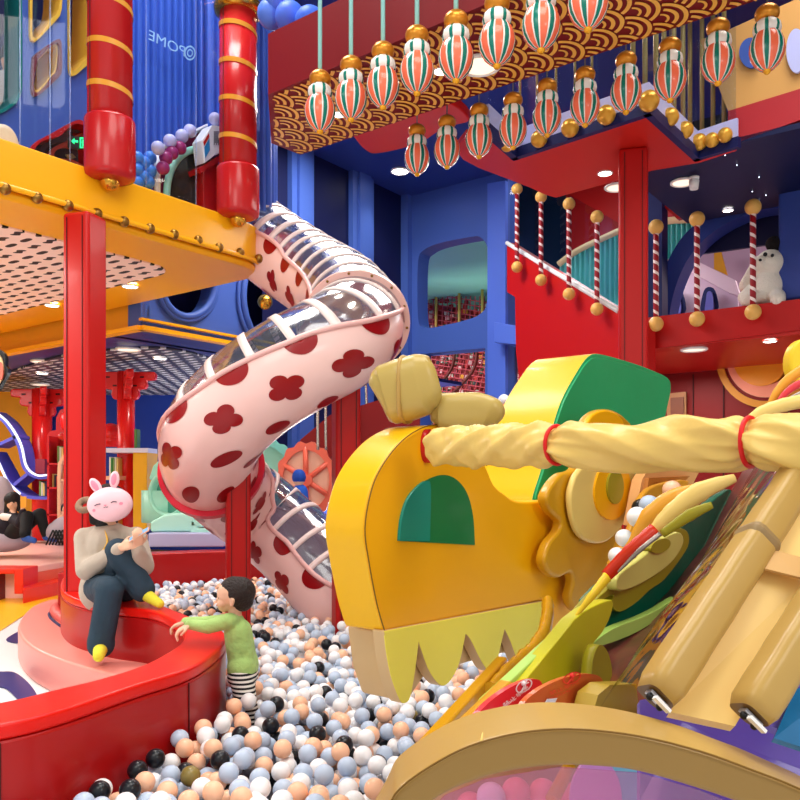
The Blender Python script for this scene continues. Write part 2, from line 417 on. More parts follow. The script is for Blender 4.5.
# blue wall on the left (u=-8.05) with pilasters, above slide
ZS = 6.2
SL = pu(-8.05)
bw = holed('wall_blue_side', [(-9.0, ZS), (10.8, ZS), (10.8, -0.0), (9.2, 0), (9.2, 3.2), (5.64, 3.2), (5.64, ZS)][1:], [], PL(UD*-8.05, VD, ZD), .2, BLUE2, raw=True) if False else None
def P2(plane, px, py): return plane.to2(plane.hit(px, py))
h1 = [P2(SL, *p) for p in ell(187, 284, 27, 33, 28)]
h2 = [P2(SL, *p) for p in ell(280, 296, 38, 55, 28)]
bw = holed('wall_blue_side', [(5.64, 3.25), (10.8, 3.25), (10.8, ZS), (5.64, ZS)], [h1, h2], SL, .25, BLUE, raw=True); struct(bw)
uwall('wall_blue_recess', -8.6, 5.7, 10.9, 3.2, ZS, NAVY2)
for i, h in enumerate((ell(187, 284, 27, 33, 32), ell(280, 296, 38, 55, 32))):
    g = MB(); P = [SL.hit(*p)+UD*.02 for p in h]; g.tube(P+[P[0], P[1]], .05, 8, False); P = [SL.hit(*p)+UD*.02 for p in ell(*[(187, 284, 30, 37), (280, 296, 43, 60)][i], 32)]; g.tube(P+[P[0], P[1]], .03, 8, False)
    o = g.build('round_window_molding', BLUE); struct(o)
g = MB(); g.box(UV(-8.0, 8.2, 3.22), (.12, 5.2, .05)); g.box(UV(-8.0, 8.2, 3.32), (.06, 5.2, .03)); struct(g.build('trim_gold_ledge', YEL))
# dark panels + pilasters
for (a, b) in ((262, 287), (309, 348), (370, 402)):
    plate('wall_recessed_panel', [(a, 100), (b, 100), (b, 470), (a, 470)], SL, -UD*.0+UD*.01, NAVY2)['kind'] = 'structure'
for (a, b) in ((287, 309), (348, 369), (402, 410)):
    mb = MB(); 
    for (q, r_, dd) in ((a, b, .1), (a+5, b-5, .15)):
        P = [SL.hit(q, 100), SL.hit(r_, 100), SL.hit(r_, 470), SL.hit(q, 470)]; mb.prism(P, UD*dd)
    struct(mb.build('wall_pilaster', BLUE, recalc=True))
# yellow wall + ledge of far building, its underside
vwall('wall_yellow_far', 5.66, -18, -8.05, 3.25, 3.9, YEL2)
quad('ceiling_far_rim', [UV(-18, 5.64, 3.2), UV(-8.0, 5.64, 3.2), UV(-8.0, 12.5, 3.2), UV(-18, 12.5, 3.2)], mat('rim_navy', (44, 50, 116), .4), .06)
g = MB(); g.box(UV(-13, 5.62, 3.22), (10, .12, .05)); struct(g.build('trim_gold_ledge', YEL))
SLD = slots_mat('dark_slotted_panel', (58, 58, 78), (214, 214, 220), math.radians(37), .30, .16)
PZ = pz(3.17)
o = plate('ceiling_slotted_panel', [(8, 373), (60, 357), (120, 350), (165, 349), (200, 356), (222, 366), (240, 385), (228, 402), (150, 406), (60, 412), (-40, 412), (-40, 385)], PZ, ZD*.03, SLD, sm=4); struct(o)
# blue soffit + back wall with arched openings
quad('ceiling_blue', [UV(-8.05, 5.64, ZS), UV(-1.5, 5.64, ZS), UV(-1.5, 10.8, ZS), UV(-8.05, 10.8, ZS)], BLUE2, .1)
BF = pv(10.8)
outer = [(405, 150), (508, 150), (508, 500), (405, 500)]
hole1 = smooth2([(418, 318), (418, 262), (424, 250), (440, 243), (470, 237), (480, 237), (487, 246), (488, 262), (487, 302), (480, 314), (466, 320), (436, 327), (424, 327)], 4)
bf = holed('wall_blue_frame', outer, [hole1, [(421, 354), (485, 348), (485, 440), (421, 440)]], BF, .3, BLUE); struct(bf)
g = MB(); P = [BF.hit(x, y) for x, y in ((490, 185), (508, 182), (508, 500), (490, 500))]; g.prism(P, -VD*.08); struct(g.build('wall_blue_post', mat('light_blue_paint', (80, 112, 214), .45), recalc=True))
g = MB(); P = [BF.hit(x, y) for x, y in ((402, 190), (412, 190), (412, 500), (402, 500))]; g.prism(P, -VD*.12); struct(g.build('wall_blue_corner_post', BLUE, recalc=True))
g = MB(); P = [BF.hit(x, y) for x, y in ((504, 325), (533, 330), (533, 348), (504, 345))]; g.prism(P, -VD*.3); o = g.build('blue_beam', MATS['light_blue_paint'], bevel=.01, recalc=True); struct(o); o.name = 'beam_blue'
g = MB(); g.sphere(pu(-7.7).hit(265, 302), .10, 18, 12); tag(g.build('gold_ball_ornament', GOLD), 'gold ball in the round blue window behind the slide', 'ball')
# ---- far net playground behind the openings
quad('ceiling_teal', [UV(-14, 11.3, 5.6), UV(-6.4, 11.3, 5.6), UV(-8.4, 15, 5.6), UV(-10.6, 18.9, 5.6), UV(-14, 18.9, 5.6)], mat('teal_ceiling', (140, 224, 206), .5), .06)
NP = pv(15.2)
def nets():
    rnd = random.Random(3)
    g = MB(); P = [NP.hit(x, y)+VD*.25 for x, y in ((400, 300), (545, 318), (545, 430), (400, 430))]; g.prism(P, VD*.1)
    o = g.build('wall_net_room', mat('net_room_red', (150, 40, 46), .6), recalc=True); struct(o)
    pad = T('soft_pad_wall', 'patchwork of small coloured pads seen through the far climbing net', 'pads', NP.hit(455, 430)); pad['kind'] = 'stuff'
    cols = [(210, 60, 60), (236, 190, 190), (60, 60, 70), (240, 170, 60), (210, 210, 200), (160, 30, 40), (90, 110, 90), (150, 60, 80)]
    gs = MB()
    for yy in range(296, 430, 5):
        for xx in range(405, 540, 5):
            if rnd.random() < .62:
                c = NP.hit(xx+rnd.random()*3, yy+rnd.random()*2); gs.box(c, (.07+.05*rnd.random(), .05, .07+.04*rnd.random()), mi=rnd.randrange(8))
    gs.build('pads', [mat('pad_colour_%d' % i, c, .6) for i, c in enumerate(cols)], pad)
    g = MB()
    for k in range(30):
        x = 404+k*4.6; g.tube([NP.hit(x, 297)-VD*.1, NP.hit(x-2, 360)-VD*.1, NP.hit(x-12, 430)-VD*.4], .012, 4, False)
    for k in range(26):
        y = 298+k*5; g.tube([NP.hit(402, y-8)-VD*(.1+k*.01), NP.hit(545, y+14)-VD*(.1+k*.01)], .012, 4, False)
    o = g.build('climbing_net', mat('net_rope', (196, 80, 92), .7)); tag(o, 'red rope climbing net far behind the blue arched frame', 'net')
    for i, x in enumerate((441, 464, 487, 508)):
        g = MB(); g.tube([NP.hit(x, 290)-VD*.2, NP.hit(x, 345)-VD*.2], .03, 8); tag(g.build('net_post', mat('net_post_gold', (220, 180, 90), .4)), 'thin gold post of the far net, %s from the left' % ('first', 'second', 'third', 'fourth')[i], 'post', 'posts of the far climbing net')
    for i, (x0, x1) in enumerate(((470, 440), (492, 462), (524, 500))):
        g = MB(); g.tube(cr3([NP.hit(x0, 345)-VD*.6, NP.hit(x0-3, 370)-VD*.6, NP.hit((x0+x1)/2-2, 388)-VD*.6, NP.hit(x1, 400)-VD*.6], 5), .035, 6)
        tag(g.build('net_hoop', mat('net_hoop_dark', (90, 24, 20), .5)), 'dark curved bar of the far rope net, %s' % ('behind the gold padded roll', 'in the lower blue opening', 'right of the blue post')[i], 'bar', 'curved bars of the far net')
nets()
# ================= upper left: yellow play platform
plat = T('play_platform', 'large yellow raised platform with round brass studs along its edge', 'platform', UV(-7, 4, 3.5))
outl = [(-5.77, -1.5), (-5.77, 5.15)]+[(-6.22+.45*math.cos(a), 5.19+.45*math.sin(a)) for a in [PI/2*k/6 for k in range(1, 7)]]+[(-15.5, 5.64), (-15.5, -1.5)]
g = MB(); g.prism([UV(u, v, 3.58) for u, v in outl], ZD*.34, smooth_side=False); g.build('deck', YEL, plat, bevel=.02, recalc=True)
def inset(o, d): return [(u-d if i < 8 else u, v) for i, (u, v) in enumerate(o)]
g = MB(); o2 = [(-5.80, -1.5), (-5.80, 5.15)]+[(-6.22+.42*math.cos(a), 5.19+.42*math.sin(a)) for a in [PI/2*k/6 for k in range(1, 7)]]+[(-15.5, 5.6), (-15.5, -1.5)]
g.prism([UV(u, v, 3.5) for u, v in o2], ZD*.08); g.build('soffit', YEL, plat, bevel=.04, recalc=True)
g = MB(); path = [UV(u+.01, v, 3.575) for u, v in outl[:-2]]; g.tube(path, .022, 8); g.build('edge_bead', YEL, plat)
g = MB(); pp = [(-6.42, -1), (-6.42, 4.6)]+[(-6.72+.3*math.cos(a), 4.62+.3*math.sin(a)) for a in [PI/2*k/5 for k in range(1, 6)]]+[(-12.2, 4.92), (-12.2, -1)]
g.prism([UV(u, v, 3.485) for u, v in pp], ZD*.02); g.build('slotted_panel', slots_mat('pink_slotted_panel', (255, 226, 214), (30, 26, 26), math.radians(37), .25, .14), plat, recalc=True)
for k in range(14):
    px = [(5, 188), (37, 197), (68, 205), (97, 213), (124, 221), (150, 228), (174, 234), (198, 240), (219, 247), (240, 252), (259, 258)]
    if k < 11: x, y = px[k]; c = pu(-5.77).hit(x, y)
    elif k == 11: c = UV(-5.9, 5.5, 3.6)
    else: continue
    g = MB(); g.sphere(c-ZD*.005, .044, 14, 10); g.build('stud', BRASS, plat)
# recessed lamps helper
lampn = [0]
def downlight(px, py, z, label, r=.06, power=25, onplane=None, disc=False, grp='recessed ceiling lamps'):
    c = pz(z).hit(px, py)
    t = T('recessed_lamp' if not disc else 'ceiling_speaker', label, 'ceiling lamp' if not disc else 'speaker', (c.x, c.y, z), grp)
    g = MB(); g.tube([Vector((c.x+math.cos(a)*r*1.12, c.y+math.sin(a)*r*1.12, z-.004)) for a in [2*PI*k/24 for k in range(26)]], r*.14, 6, False); g.build('rim', WHITE, t)
    g = MB(); g.lathe((c.x, c.y, z-.008), [(r, 0), (r, .006)], 20); g.build('lens', DISC_GLOW if disc else LAMP, t)
    if power and not disc: spot((c.x, c.y, z-.03), power)
downlight(130, 286, 3.483, 'recessed lamp in the yellow soffit near the slide', .07, 20)
downlight(52, 305, 3.483, 'recessed lamp at the far left of the slotted soffit', .07, 20)
downlight(160, 358, 3.16, 'lamp in the dark slotted ceiling right of the red post', .08, 25)
downlight(42, 373, 3.16, 'lamp in the dark slotted ceiling left of the red post', .08, 25)
downlight(128, 349, 3.16, 'white ceiling disc just right of the front red post', .13, 0, disc=True, grp='white ceiling discs')
downlight(40, 384, 3.16, 'white ceiling disc above the left bracketed column', .13, 0, disc=True, grp='white ceiling discs')
downlight(42, 361, 3.19, 'white ceiling disc in the navy rim at far left', .13, 0, disc=True, grp='white ceiling discs')
downlight(400, 171, 6.19, 'recessed lamp in the blue soffit above the slide', .12, 60)
# ---- tower on the platform
TW = pu(-6.6)
def win(pts, sm=4): return smooth2(pts, sm)
w1 = [(-14, -40), (20, -50), (20.5, 40), (20.5, 88), (19, 97), (14, 105), (4, 112), (-14, 120)]
w2 = [(28, -14), (40, -22), (60, -30), (60.5, 0), (60, 10), (58, 17), (54, 22), (38, 39), (33, 43), (29.5, 41), (28.5, 36)]
w3 = win([(31, 62), (34, 55), (54, 41), (59, 42), (60, 50), (60, 72), (55, 80), (37, 96), (31, 95), (30, 84)])
w4 = [(67, -30), (89, -40), (90, 60), (88, 64), (74, 76), (70, 77), (68, 73), (67.5, 68)]
w5 = win([(28, 152), (34, 143), (52, 133), (72, 122), (82, 122), (96, 132), (100, 180, 's'), (30, 160, 's')])
tw = holed('wall_tower', [(-20, -80), (131, -80), (131, 195), (-20, 150)], [w1, w2, w3, w4, w5], TW, .12, BLUE); struct(tw)
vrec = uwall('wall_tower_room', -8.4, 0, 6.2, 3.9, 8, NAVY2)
def ring(name, pts, plane, r, m, depth=.25, off=.0):
    P = [plane.hit(*p[:2])+UD*off for p in pts]; g = MB(); n = len(P); c = sum(P, Vector())/n
    I = [p+(c-p).normalized()*r for p in P]
    vs = [p+UD*.03 for p in P]+[p+UD*.03 for p in I]+[p-UD*depth for p in I]; fs = []
    for i in range(n):
        j = (i+1) % n; fs += [(i, j, n+j, n+i), (n+i, n+j, 2*n+j, 2*n+i)]
    vs += [p-UD*.0 for p in P]
    for i in range(n): j = (i+1) % n; fs.append((i, 3*n+i, 3*n+j, j))
    g.add(vs, fs, 0, False); o = g.build(name, m, recalc=False); return struct(o)
ring('window_frame_teal', w1, TW, .035, mat('teal_paint', (20, 120, 116), .4))
ring('window_frame_gold', w2, TW, .035, mat('gold_paint', (236, 186, 60), .4))
ring('window_frame_crimson', w3, TW, .04, mat('maroon_paint', (110, 16, 30), .35), depth=.05)
ring('window_frame_inner', [(x*.86+45*.14, y*.86+68*.14) for x, y in w3], TW, .03, MATS['gold_paint'], depth=.3, off=-.03)
ring('window_frame_gold', w4, TW, .045, MATS['gold_paint'])
ring('window_frame_red', w5, TW, .05, RED2)
# inner arch bands and sign behind red arch
for i, (s_, m) in enumerate(((.86, mat('grey_band', (70, 66, 72), .6)), (.70, mat('brick_band', (190, 74, 50), .5)))):
    pts = [(x*s_+88*(1-s_), y*s_+165*(1-s_)) for x, y in w5]
    o = ring('window_arch_band', pts, pu(-6.75), .07, m, depth=.02)
plate('wall_arch_backing', [(20, 110), (110, 110), (110, 190), (20, 170)], pu(-7.1), -UD*.05, mat('brown_dark', (52, 44, 46), .6))['kind'] = 'structure'
for i, (x, y) in enumerate(((70, 157), (81, 150), (88, 159))):
    o = plate('cream_panel', [(x-5, y-2), (x+1, y-3), (x+5, y+1), (x-1, y+3)], pu(-7.05), UD*.02, mat('cream', (246, 226, 170), .5)); tag(o, 'small cream tile under the green exit sign, %s' % ('leftmost', 'uppermost', 'rightmost')[i], 'tile', 'cream tiles in the red arch')
ex = T('exit_sign', 'green lit exit sign with white-green arrow inside the red arch', 'sign', pu(-6.5).hit(78, 152))
EP = pu(-6.5)
plate('sign_board', [(70, 139), (72, 136), (92, 137), (92, 149), (72, 148), (70, 146)], EP, -UD*.04, mat('sign_dark', (30, 50, 44), .5), ex)
SG = mat('sign_green_glow', (40, 240, 140), .5, emit=1.6)
plate('arrow', [(71.5, 141), (74.5, 138), (74.5, 140), (78, 140.5), (78, 142.5), (74.5, 142), (74.5, 144)], PL(EP.o+UD*.006, VD, ZD), -UD*.004, SG, ex)
g = MB(); EQ = PL(EP.o+UD*.006, VD, ZD)
for a, b, c, d in ((80, 137.5, 87.5, 138.6), (80, 137.5, 81.2, 148), (86.3, 137.5, 87.5, 148), (80, 147, 87.5, 148), (82.5, 139.5, 84.5, 141), (82, 141.3, 85.5, 142.8), (82.4, 143, 83.4, 146.5), (84.4, 143, 85.4, 146)):
    g.prism([EQ.hit(a, b), EQ.hit(c, b), EQ.hit(c, d), EQ.hit(a, d)], -UD*.003)
g.build('running_figure', SG, ex, recalc=True)
# corrugated blue curtain wall
def corr_path():
    top = []
    A = TW.hit(129, 100); B = pu(-6.6).hit(215, 100); C = UV(-6.25, 5.2, 0); D = UV(-5.88, 5.60, 0); E = UV(-5.86, 5.6, 0)
    pts = [Vector((p.x, p.y, 0)) for p in (A, A.lerp(B, .5), B, C, D, UV(-6.5, 6.3, 0))]
    return cr3(pts, 12)
cp = corr_path(); L = [0]
for a, b in zip(cp, cp[1:]): L.append(L[-1]+(b-a).length)
def at_len(s):
    for i in range(len(L)-1):
        if s <= L[i+1]: t = (s-L[i])/(L[i+1]-L[i]); return cp[i].lerp(cp[i+1], t), (cp[i+1]-cp[i]).normalized()
    return cp[-1], (cp[-1]-cp[-2]).normalized()
g = MB(); n = 420; vs = []
for i in range(n+1):
    s = L[-1]*i/n; p, t = at_len(s); nn = Vector((t.y, -t.x, 0)); ph = s/.085
    p = p+nn*.026*(1 if (ph % 1) < .5 else -1)*min(1, abs(math.sin(ph*2*PI))*2.2)
    vs += [Vector((p.x, p.y, 3.9)), Vector((p.x, p.y, 8.0))]
g.add(vs, [(2*i, 2*i+2, 2*i+3, 2*i+1) for i in range(n)], 0, False)
struct(g.build('wall_corrugated_blue', mat('corrugated_blue', (70, 108, 206), .35, coat=.3)))
# text on the tower wall, seen mirrored
lt = T('wall_lettering', 'mirrored pale word with ring emblem on the blue corrugated wall', 'lettering', pu(-6.52).hit(170, 45))
LM = mat('letter_pale', (168, 214, 244), .4)
text_px('letters', 'POME', (167, 44), (-14.5, -7), (1.0, -14), pu(-6.5), LM, lt)
for rr in ((7.5, 5.8), (4, 2.6)):
    QP = pu(-6.5); O_ = [QP.hit(*p) for p in ell(190, 53, rr[0]*.75, rr[0], 24)]; I_ = [QP.hit(*p) for p in ell(190, 53, rr[1]*.75, rr[1], 24)]
    g = MB(); n = 24; g.add(O_+I_, [(i, (i+1) % n, n+(i+1) % n, n+i) for i in range(n)], 0, False); g.build('ring_emblem', LM, lt)
# glass skin of the tower
g = MB(); gp = [UV(-5.83, -1, 0), UV(-5.83, 5.1, 0)]+[UV(-6.2+.37*math.cos(a), 5.2+.42*math.sin(a), 0) for a in [PI/2*k/5 for k in range(1, 6)]]
vs = []; 
for p in gp: vs += [p+ZD*3.92, p+ZD*8]
g.add(vs, [(2*i, 2*i+2, 2*i+3, 2*i+1) for i in range(len(gp)-1)], 0, False)
struct(g.build('window_tower_glass', clear('tower_glass', (238, 244, 255), .02, .03, mx_=.12)))
g = MB()
for px in (146, 196, 50, 20, 70): c = pu(-5.82).hit(px, 120); g.box((c.x, c.y, 5.95), (.003, .006, 4.05))
struct(g.build('window_glass_joint', clear('joint_clear', (200, 220, 255), .1, .2, diff=.12)))
# red columns with gold bands
def band_col(name, px, ptop, pbot, label, cap_):
    c = pu(-5.70).hit(px, 150); c = Vector((c.x, c.y, 0)); zb = pu(-5.70).hit(px, pbot).z
    t = T('banded_column', label, 'column', (c.x, c.y, zb), 'red columns with gold bands'); r = .172
    g = MB(); zt = 8.0 if not cap_ else 5.78
    g.lathe(c+ZD*0, [(r, zb+.3), (r, zt)], 36); g.build('shaft', CRIM, t)
    zs = pu(-5.70).hit(px, pbot-(57 if px < 200 else 47)).z
    g = MB(); g.lathe(c, [(r*.8, zb-.02), (r*1.1, zb), (r*1.15, zb+.03), (r*1.15, zs-.02), (r*1.12, zs), (r*.9, zs)], 36); g.build('sleeve', CRIM, t)
    g = MB(); g.sphere(c+ZD*(zb-.03), .075, 20, 12); g.build('ball_foot', GOLD, t)
    if cap_:
        g = MB(); g.lathe(c, [(r, 5.78), (r*1.25, 5.80), (r*1.3, 5.84), (r*1.25, 5.88), (r*1.1, 5.9)], 36); g.build('gold_ring', GOLD, t)
        g = MB(); g.lathe(c, [(r*1.05, 5.9), (r*1.08, 6.4), (r*1.08, 8)], 36); g.build('shaft_top', CRIM, t)
    ys = (9, 52, 94) if px < 200 else (33, 70, 107, 144)
    for y in ys:
        z0 = pu(-5.70).hit(px, y).z; g = MB(); P = []
        for k in range(25):
            a = -PI*1.05+PI*1.3*k/24; q = Vector((math.cos(a), math.sin(a), 0))*(r+.002); P.append(c+q+ZD*(z0+.06-.11*(k/24)))
        vs = []
        for p in P: q = (p-c); q.z = 0; q = q.normalized()*.003; vs += [p+q+ZD*.022, p+q-ZD*.022]
        g.add(vs, [(2*i, 2*i+1, 2*i+3, 2*i+2) for i in range(24)]); g.build('gold_band', mat('gold_band_paint', (222, 150, 46), .35), t)
    g = MB(); a = -2.25; g.box(c+Vector((math.cos(a)*r, math.sin(a)*r, (zs+8)/2)), (.008, .008, 8-zs), (XD, YD, ZD)); g.build('seam', mat('seam_dark', (70, 10, 14), .5), t)
band_col('c1', 110, 0, 178, 'crimson column with gold bands at the upper left, bottom sleeve on yellow edge', False)
band_col('c2', 238, 0, 216, 'crimson column with gold collar ring beside the blue glass corner', True)
# props behind glass: mirror arch booth, pedestal, balls
mt = T('mirror_booth', 'mint framed round mirror in a sloping white framed booth behind the glass', 'mirror', pu(-6.35).hit(180, 200))
MP = pu(-6.35)
plate('booth_panel', [(157, 152), (214, 124), (214, 215), (157, 195)], MP, -UD*.06, mat('plum_panel', (120, 24, 60), .4), mt)
g = MB(); g.tube([MP.hit(155, 151)+UD*.02, MP.hit(213, 123)+UD*.02], .02, 8); g.tube([MP.hit(156, 150)+UD*.02, MP.hit(156, 200)+UD*.02], .03, 8); g.build('booth_frame', WHITE, mt)
arch = [(165, 215), (164, 195), (167, 175), (175, 160), (186, 152), (197, 151), (206, 158), (212, 175), (213, 215)]
g = MB(); g.tube(cr3([MP.hit(*p)+UD*.04 for p in arch], 5), .035, 10); g.build('mirror_frame', MINT, mt)
plate('mirror_glass', arch, MP, UD*.03, mat('mirror_dark', (70, 80, 78), .12, metal=.7), mt)
pd_ = T('sign_pedestal', 'red wooden pedestal holding a tilted white notice box behind the glass', 'pedestal', pu(-6.2).hit(210, 210))
PP = pu(-6.2); g = MB(); g.prism([PP.hit(203, 168), PP.hit(222, 160), PP.hit(222, 220), PP.hit(204, 215)], -UD*.2); g.build('post', RED2, pd_, bevel=.01, recalc=True)
plate('cap', [(199, 168), (220, 155), (222, 160), (201, 173)], pu(-6.15), -UD*.28, CRIM, pd_)
nb = T('notice_box', 'white tilted notice box with blue and red panel on the pedestal', 'sign', pu(-6.1).hit(212, 155))
NPn = pu(-6.12); plate('box', [(202, 140), (212, 125), (222, 126), (222, 152), (214, 156), (205, 163)], NPn, -UD*.15, WHITE, nb, bevel=.008)
NQ = pu(-6.112); plate('blue_panel', [(204.5, 147), (209.5, 138), (210, 150), (205.5, 158)], NQ, -UD*.003, mat('notice_blue', (40, 140, 200), .4), nb)
plate('red_panel', [(203.5, 142), (209, 133), (209.5, 137), (204.3, 146)], NQ, -UD*.003, RED2, nb)
g = MB()
for i in range(6): g.prism([NQ.hit(x, y) for x, y in ((214+i*1.1, 131), (214.6+i*1.1, 131), (214.6+i*1.1, 145-2*(i % 2)), (214+i*1.1, 145-2*(i % 2)))], -UD*.002)
g.build('print_lines', mat('print_grey', (90, 90, 100), .5), nb, recalc=True)
pos = [(137, 158), (144, 163), (150, 158), (137, 170), (150, 171), (143, 177), (158, 148), (170, 141), (182, 136), (166, 158), (172, 153), (190, 131), (148, 182), (137, 183), (215, 119), (163, 168), (180, 148)]
for i, (x, y) in enumerate(pos):
    g = MB(); q = -6.3 if y > 152 or x > 160 else -6.25; g.sphere(pu(q+ (.12 if x > 155 else 0)).hit(x, y), .062, 14, 10)
    m = (mat('ball_blue', (70, 140, 230), .3), mat('ball_plum', (160, 50, 110), .3), mat('ball_pale', (200, 200, 240), .3))[0 if x < 152 and y > 150 else (2 if i in (6, 7, 8, 11, 14) else 1)]
    lab = 'blue balloon ball behind the tower glass' if x < 152 and y > 150 else ('pale ball along the top of the sloping booth' if i in (6, 7, 8, 11, 14) else 'plum ball beside the mint mirror')
    tag(g.build('balloon_ball', m, bevel=0), lab, 'ball', lab+'s')
# cream rolled cushion at platform left
g = MB(); CP = pu(-6.1); P = [CP.hit(*p) for p in ell(2, 150, 20, 28, 28)]; g.prism(P, -UD*.25); o = g.build('round_cushion', mat('cream_vinyl', (246, 220, 176), .4), bevel=.05, recalc=True); tag(o, 'cream round padded cushion on the platform at far left', 'cushion')
# ================= wave patterned red beam
wb = T('patterned_beam', 'broad red overhead beam with golden scale-wave pattern on its underside', 'beam', UV(-2, 5.1, 4.6))
g = MB(); g.prism([UV(*p, 4.62) for p in ((-5.47, 5.64), (-5.50, 5.28), (-4.83, 4.6), (4.7, 4.6), (4.7, 5.64))], ZD*.5); g.build('beam_body', mat('beam_crimson', (124, 8, 20), .5), wb, recalc=True)
def waves():
    g = MB(); R = .19; step = 2*R; row = R*.66; z = 4.612
    u0, u1, v0, v1 = -5.45, 3.2, 4.62, 5.62
    i = 0; u = u0-.2
    rings = [(1.0, .84), (.68, .53), (.36, .26)]
    while u < u1:
        off = R if i % 2 else 0
        v = v0-.3
        while v < v1+.3:
            cu, cv = u, v+off
            # arcs open towards +u
            blockers = [(cu+row*1.0, cv-R), (cu+row*1.0, cv+R), (cu+row*2, cv)]
            blockers = [(cu-row, cv-R), (cu-row, cv+R), (cu-2*row, cv)]
            for a_, b_ in rings:
                n = 22
                def ok(x, y):
                    if not (u0 < x < u1 and v0 < y < v1) or x+y < -.18: return False
                    for bx, by in blockers:
                        if (x-bx)**2+(y-by)**2 < (R*1.03)**2: return False
                    return True
                prev = None
                for k in range(n+1):
                    a = -PI/2+PI*k/n
                    mx_, my_ = cu+R*(a_+b_)/2*math.cos(a), cv+R*(a_+b_)/2*math.sin(a)
                    if ok(mx_, my_):
                        cur = (UV(cu+R*a_*math.cos(a), cv+R*a_*math.sin(a), z), UV(cu+R*b_*math.cos(a), cv+R*b_*math.sin(a), z))
                        if prev: g.add([prev[0], prev[1], cur[1], cur[0]], [(0, 1, 2, 3)], 0, False)
                        prev = cur
                    else: prev = None
            v += step
        u += row; i += 1
    g.build('wave_pattern', mat('wave_gold', (246, 186, 80), .4), wb)
waves()
downlight(339, 114, 4.61, 'bright lamp in the patterned beam behind the leftmost lantern', .05, 22)
downlight(441, 71, 4.61, 'bright lamp in the patterned beam behind the fifth lantern', .05, 22)
downlight(480, 65, 4.61, 'white ceiling disc in the patterned beam', .13, 0, disc=True, grp='white ceiling discs')
# glass and blue domes above beam
g = MB(); g.add([UV(-4.8, 4.62, 5.1), UV(1, 4.62, 5.1), UV(1, 4.62, 6.6), UV(-4.8, 4.62, 6.6)], [(0, 1, 2, 3)], 0, False); struct(g.build('window_beam_glass', clear('rail_glass', (225, 235, 255), .03, mx_=.15)))
for i, (x, y) in enumerate(((272, 14), (290, 17), (310, 22), (280, 0))):
    g = MB(); g.sphere(pv(4.95).hit(x, y), .13, 18, 12, sc=(1, 1, 1)); tag(g.build('blue_dome_pad', mat('dome_blue', (90, 130, 230), .4)), 'rounded blue pad above the red beam, %s from left' % ('first', 'third', 'rightmost', 'second')[i], 'pad', 'blue domed pads above the beam')
g = MB(); c = pv(5.2).hit(346, 20); g.tube([Vector((c.x, c.y, 5.1)), Vector((c.x, c.y, 8))], .035, 10); tag(g.build('dark_red_pole', mat('pole_plum', (110, 22, 50), .4)), 'thin dark red pole rising above the beam', 'pole')
# ================= lanterns
def make_lantern(scale):
    L_ = T('glass_lantern', 'x', 'lantern', (0, 0, 0)); s = scale
    corl = mat('lantern_coral', (250, 116, 84), .2, coat=.6); grn = mat('lantern_green', (10, 120, 104), .25, coat=.6); wh = mat('lantern_white', (240, 236, 230), .3, coat=.4)
    gold = mat('lantern_gold', (214, 140, 40), .3, metal=.55, coat=.3)
    # lower bulb, vertical stripes: 8 repeats of coral / white / green / white
    def striped(prof, segs, seq, mats, name):
        g = MB(); n = len(prof); K = len(seq)*segs; o = 0
        for r, h in prof:
            for k in range(K):
                a = 2*PI*k/K; g.v.append(Vector((math.cos(a)*r*s, math.sin(a)*r*s, h*s)))
        for i in range(n-1):
            for k in range(K): k2 = (k+1) % K; g.f.append([i*K+k, i*K+k2, (i+1)*K+k2, (i+1)*K+k]); g.m.append(seq[k % len(seq)]); g.sm.append(True)
        return g.build(name, mats, L_)
    seq = [0, 0, 0, 0, 0, 2, 1, 1, 1, 2]
    striped([(.02, -.235), (.05, -.225), (.088, -.19), (.115, -.14), (.126, -.09), (.122, -.04), (.104, .01), (.08, .045)], 7, seq, [corl, grn, wh], 'bulb')
    striped([(.08, .03), (.094, .04), (.1, .07), (.094, .105), (.07, .13), (.03, .14)], 7, [2, 2, 2, 2, 2, 2, 1, 1, 1, 2], [corl, grn, wh], 'neck')
    g = MB(); g.sphere(Vector((0, 0, .185*s)), .088*s, 20, 14, sc=(1, 1, .8)); g.build('gold_cap', gold, L_)
    g = MB(); g.sphere(Vector((0, 0, -.235*s)), .028*s, 14, 10); g.build('gold_tip', mat('tip_gold', (240, 170, 30), .25, metal=.3, coat=.5), L_)
    g = MB(); g.tube([Vector((0, 0, .24*s)), Vector((0, 0, 4.0))], .016, 8); g.build('hanging_rod', mat('rod_pale_aqua', (160, 226, 224), .4), L_)
    return L_
lan = make_lantern(.93)
row1 = [(320, 102, 6.0), (351, 89, None), (383, 76, None), (417, 61, None), (456, 47, None), (497, 31, None), (541, 14, None), (588, -8, None)]
ordn = ['first', 'second', 'third', 'fourth', 'fifth', 'sixth', 'seventh', 'eighth', 'ninth', 'tenth', 'eleventh', 'twelfth']
V1 = 4.43
first = True
for i, (x, y, _) in enumerate(row1):
    c = pv(V1).hit(x, y); lab = 'striped coral and green lantern on an aqua rod, %s from left in front row' % ordn[i]
    if i == 6: lab = 'striped lantern cut by the top edge, seventh in the front row'
    if i == 7: lab = 'rightmost lantern of the front row, only its lower part in view'
    if first: lan.location = c; lan['label'] = lab; lan['group'] = 'front row of striped lanterns'; first = False
    else: dup(lan, c, lab, 'front row of striped lanterns')
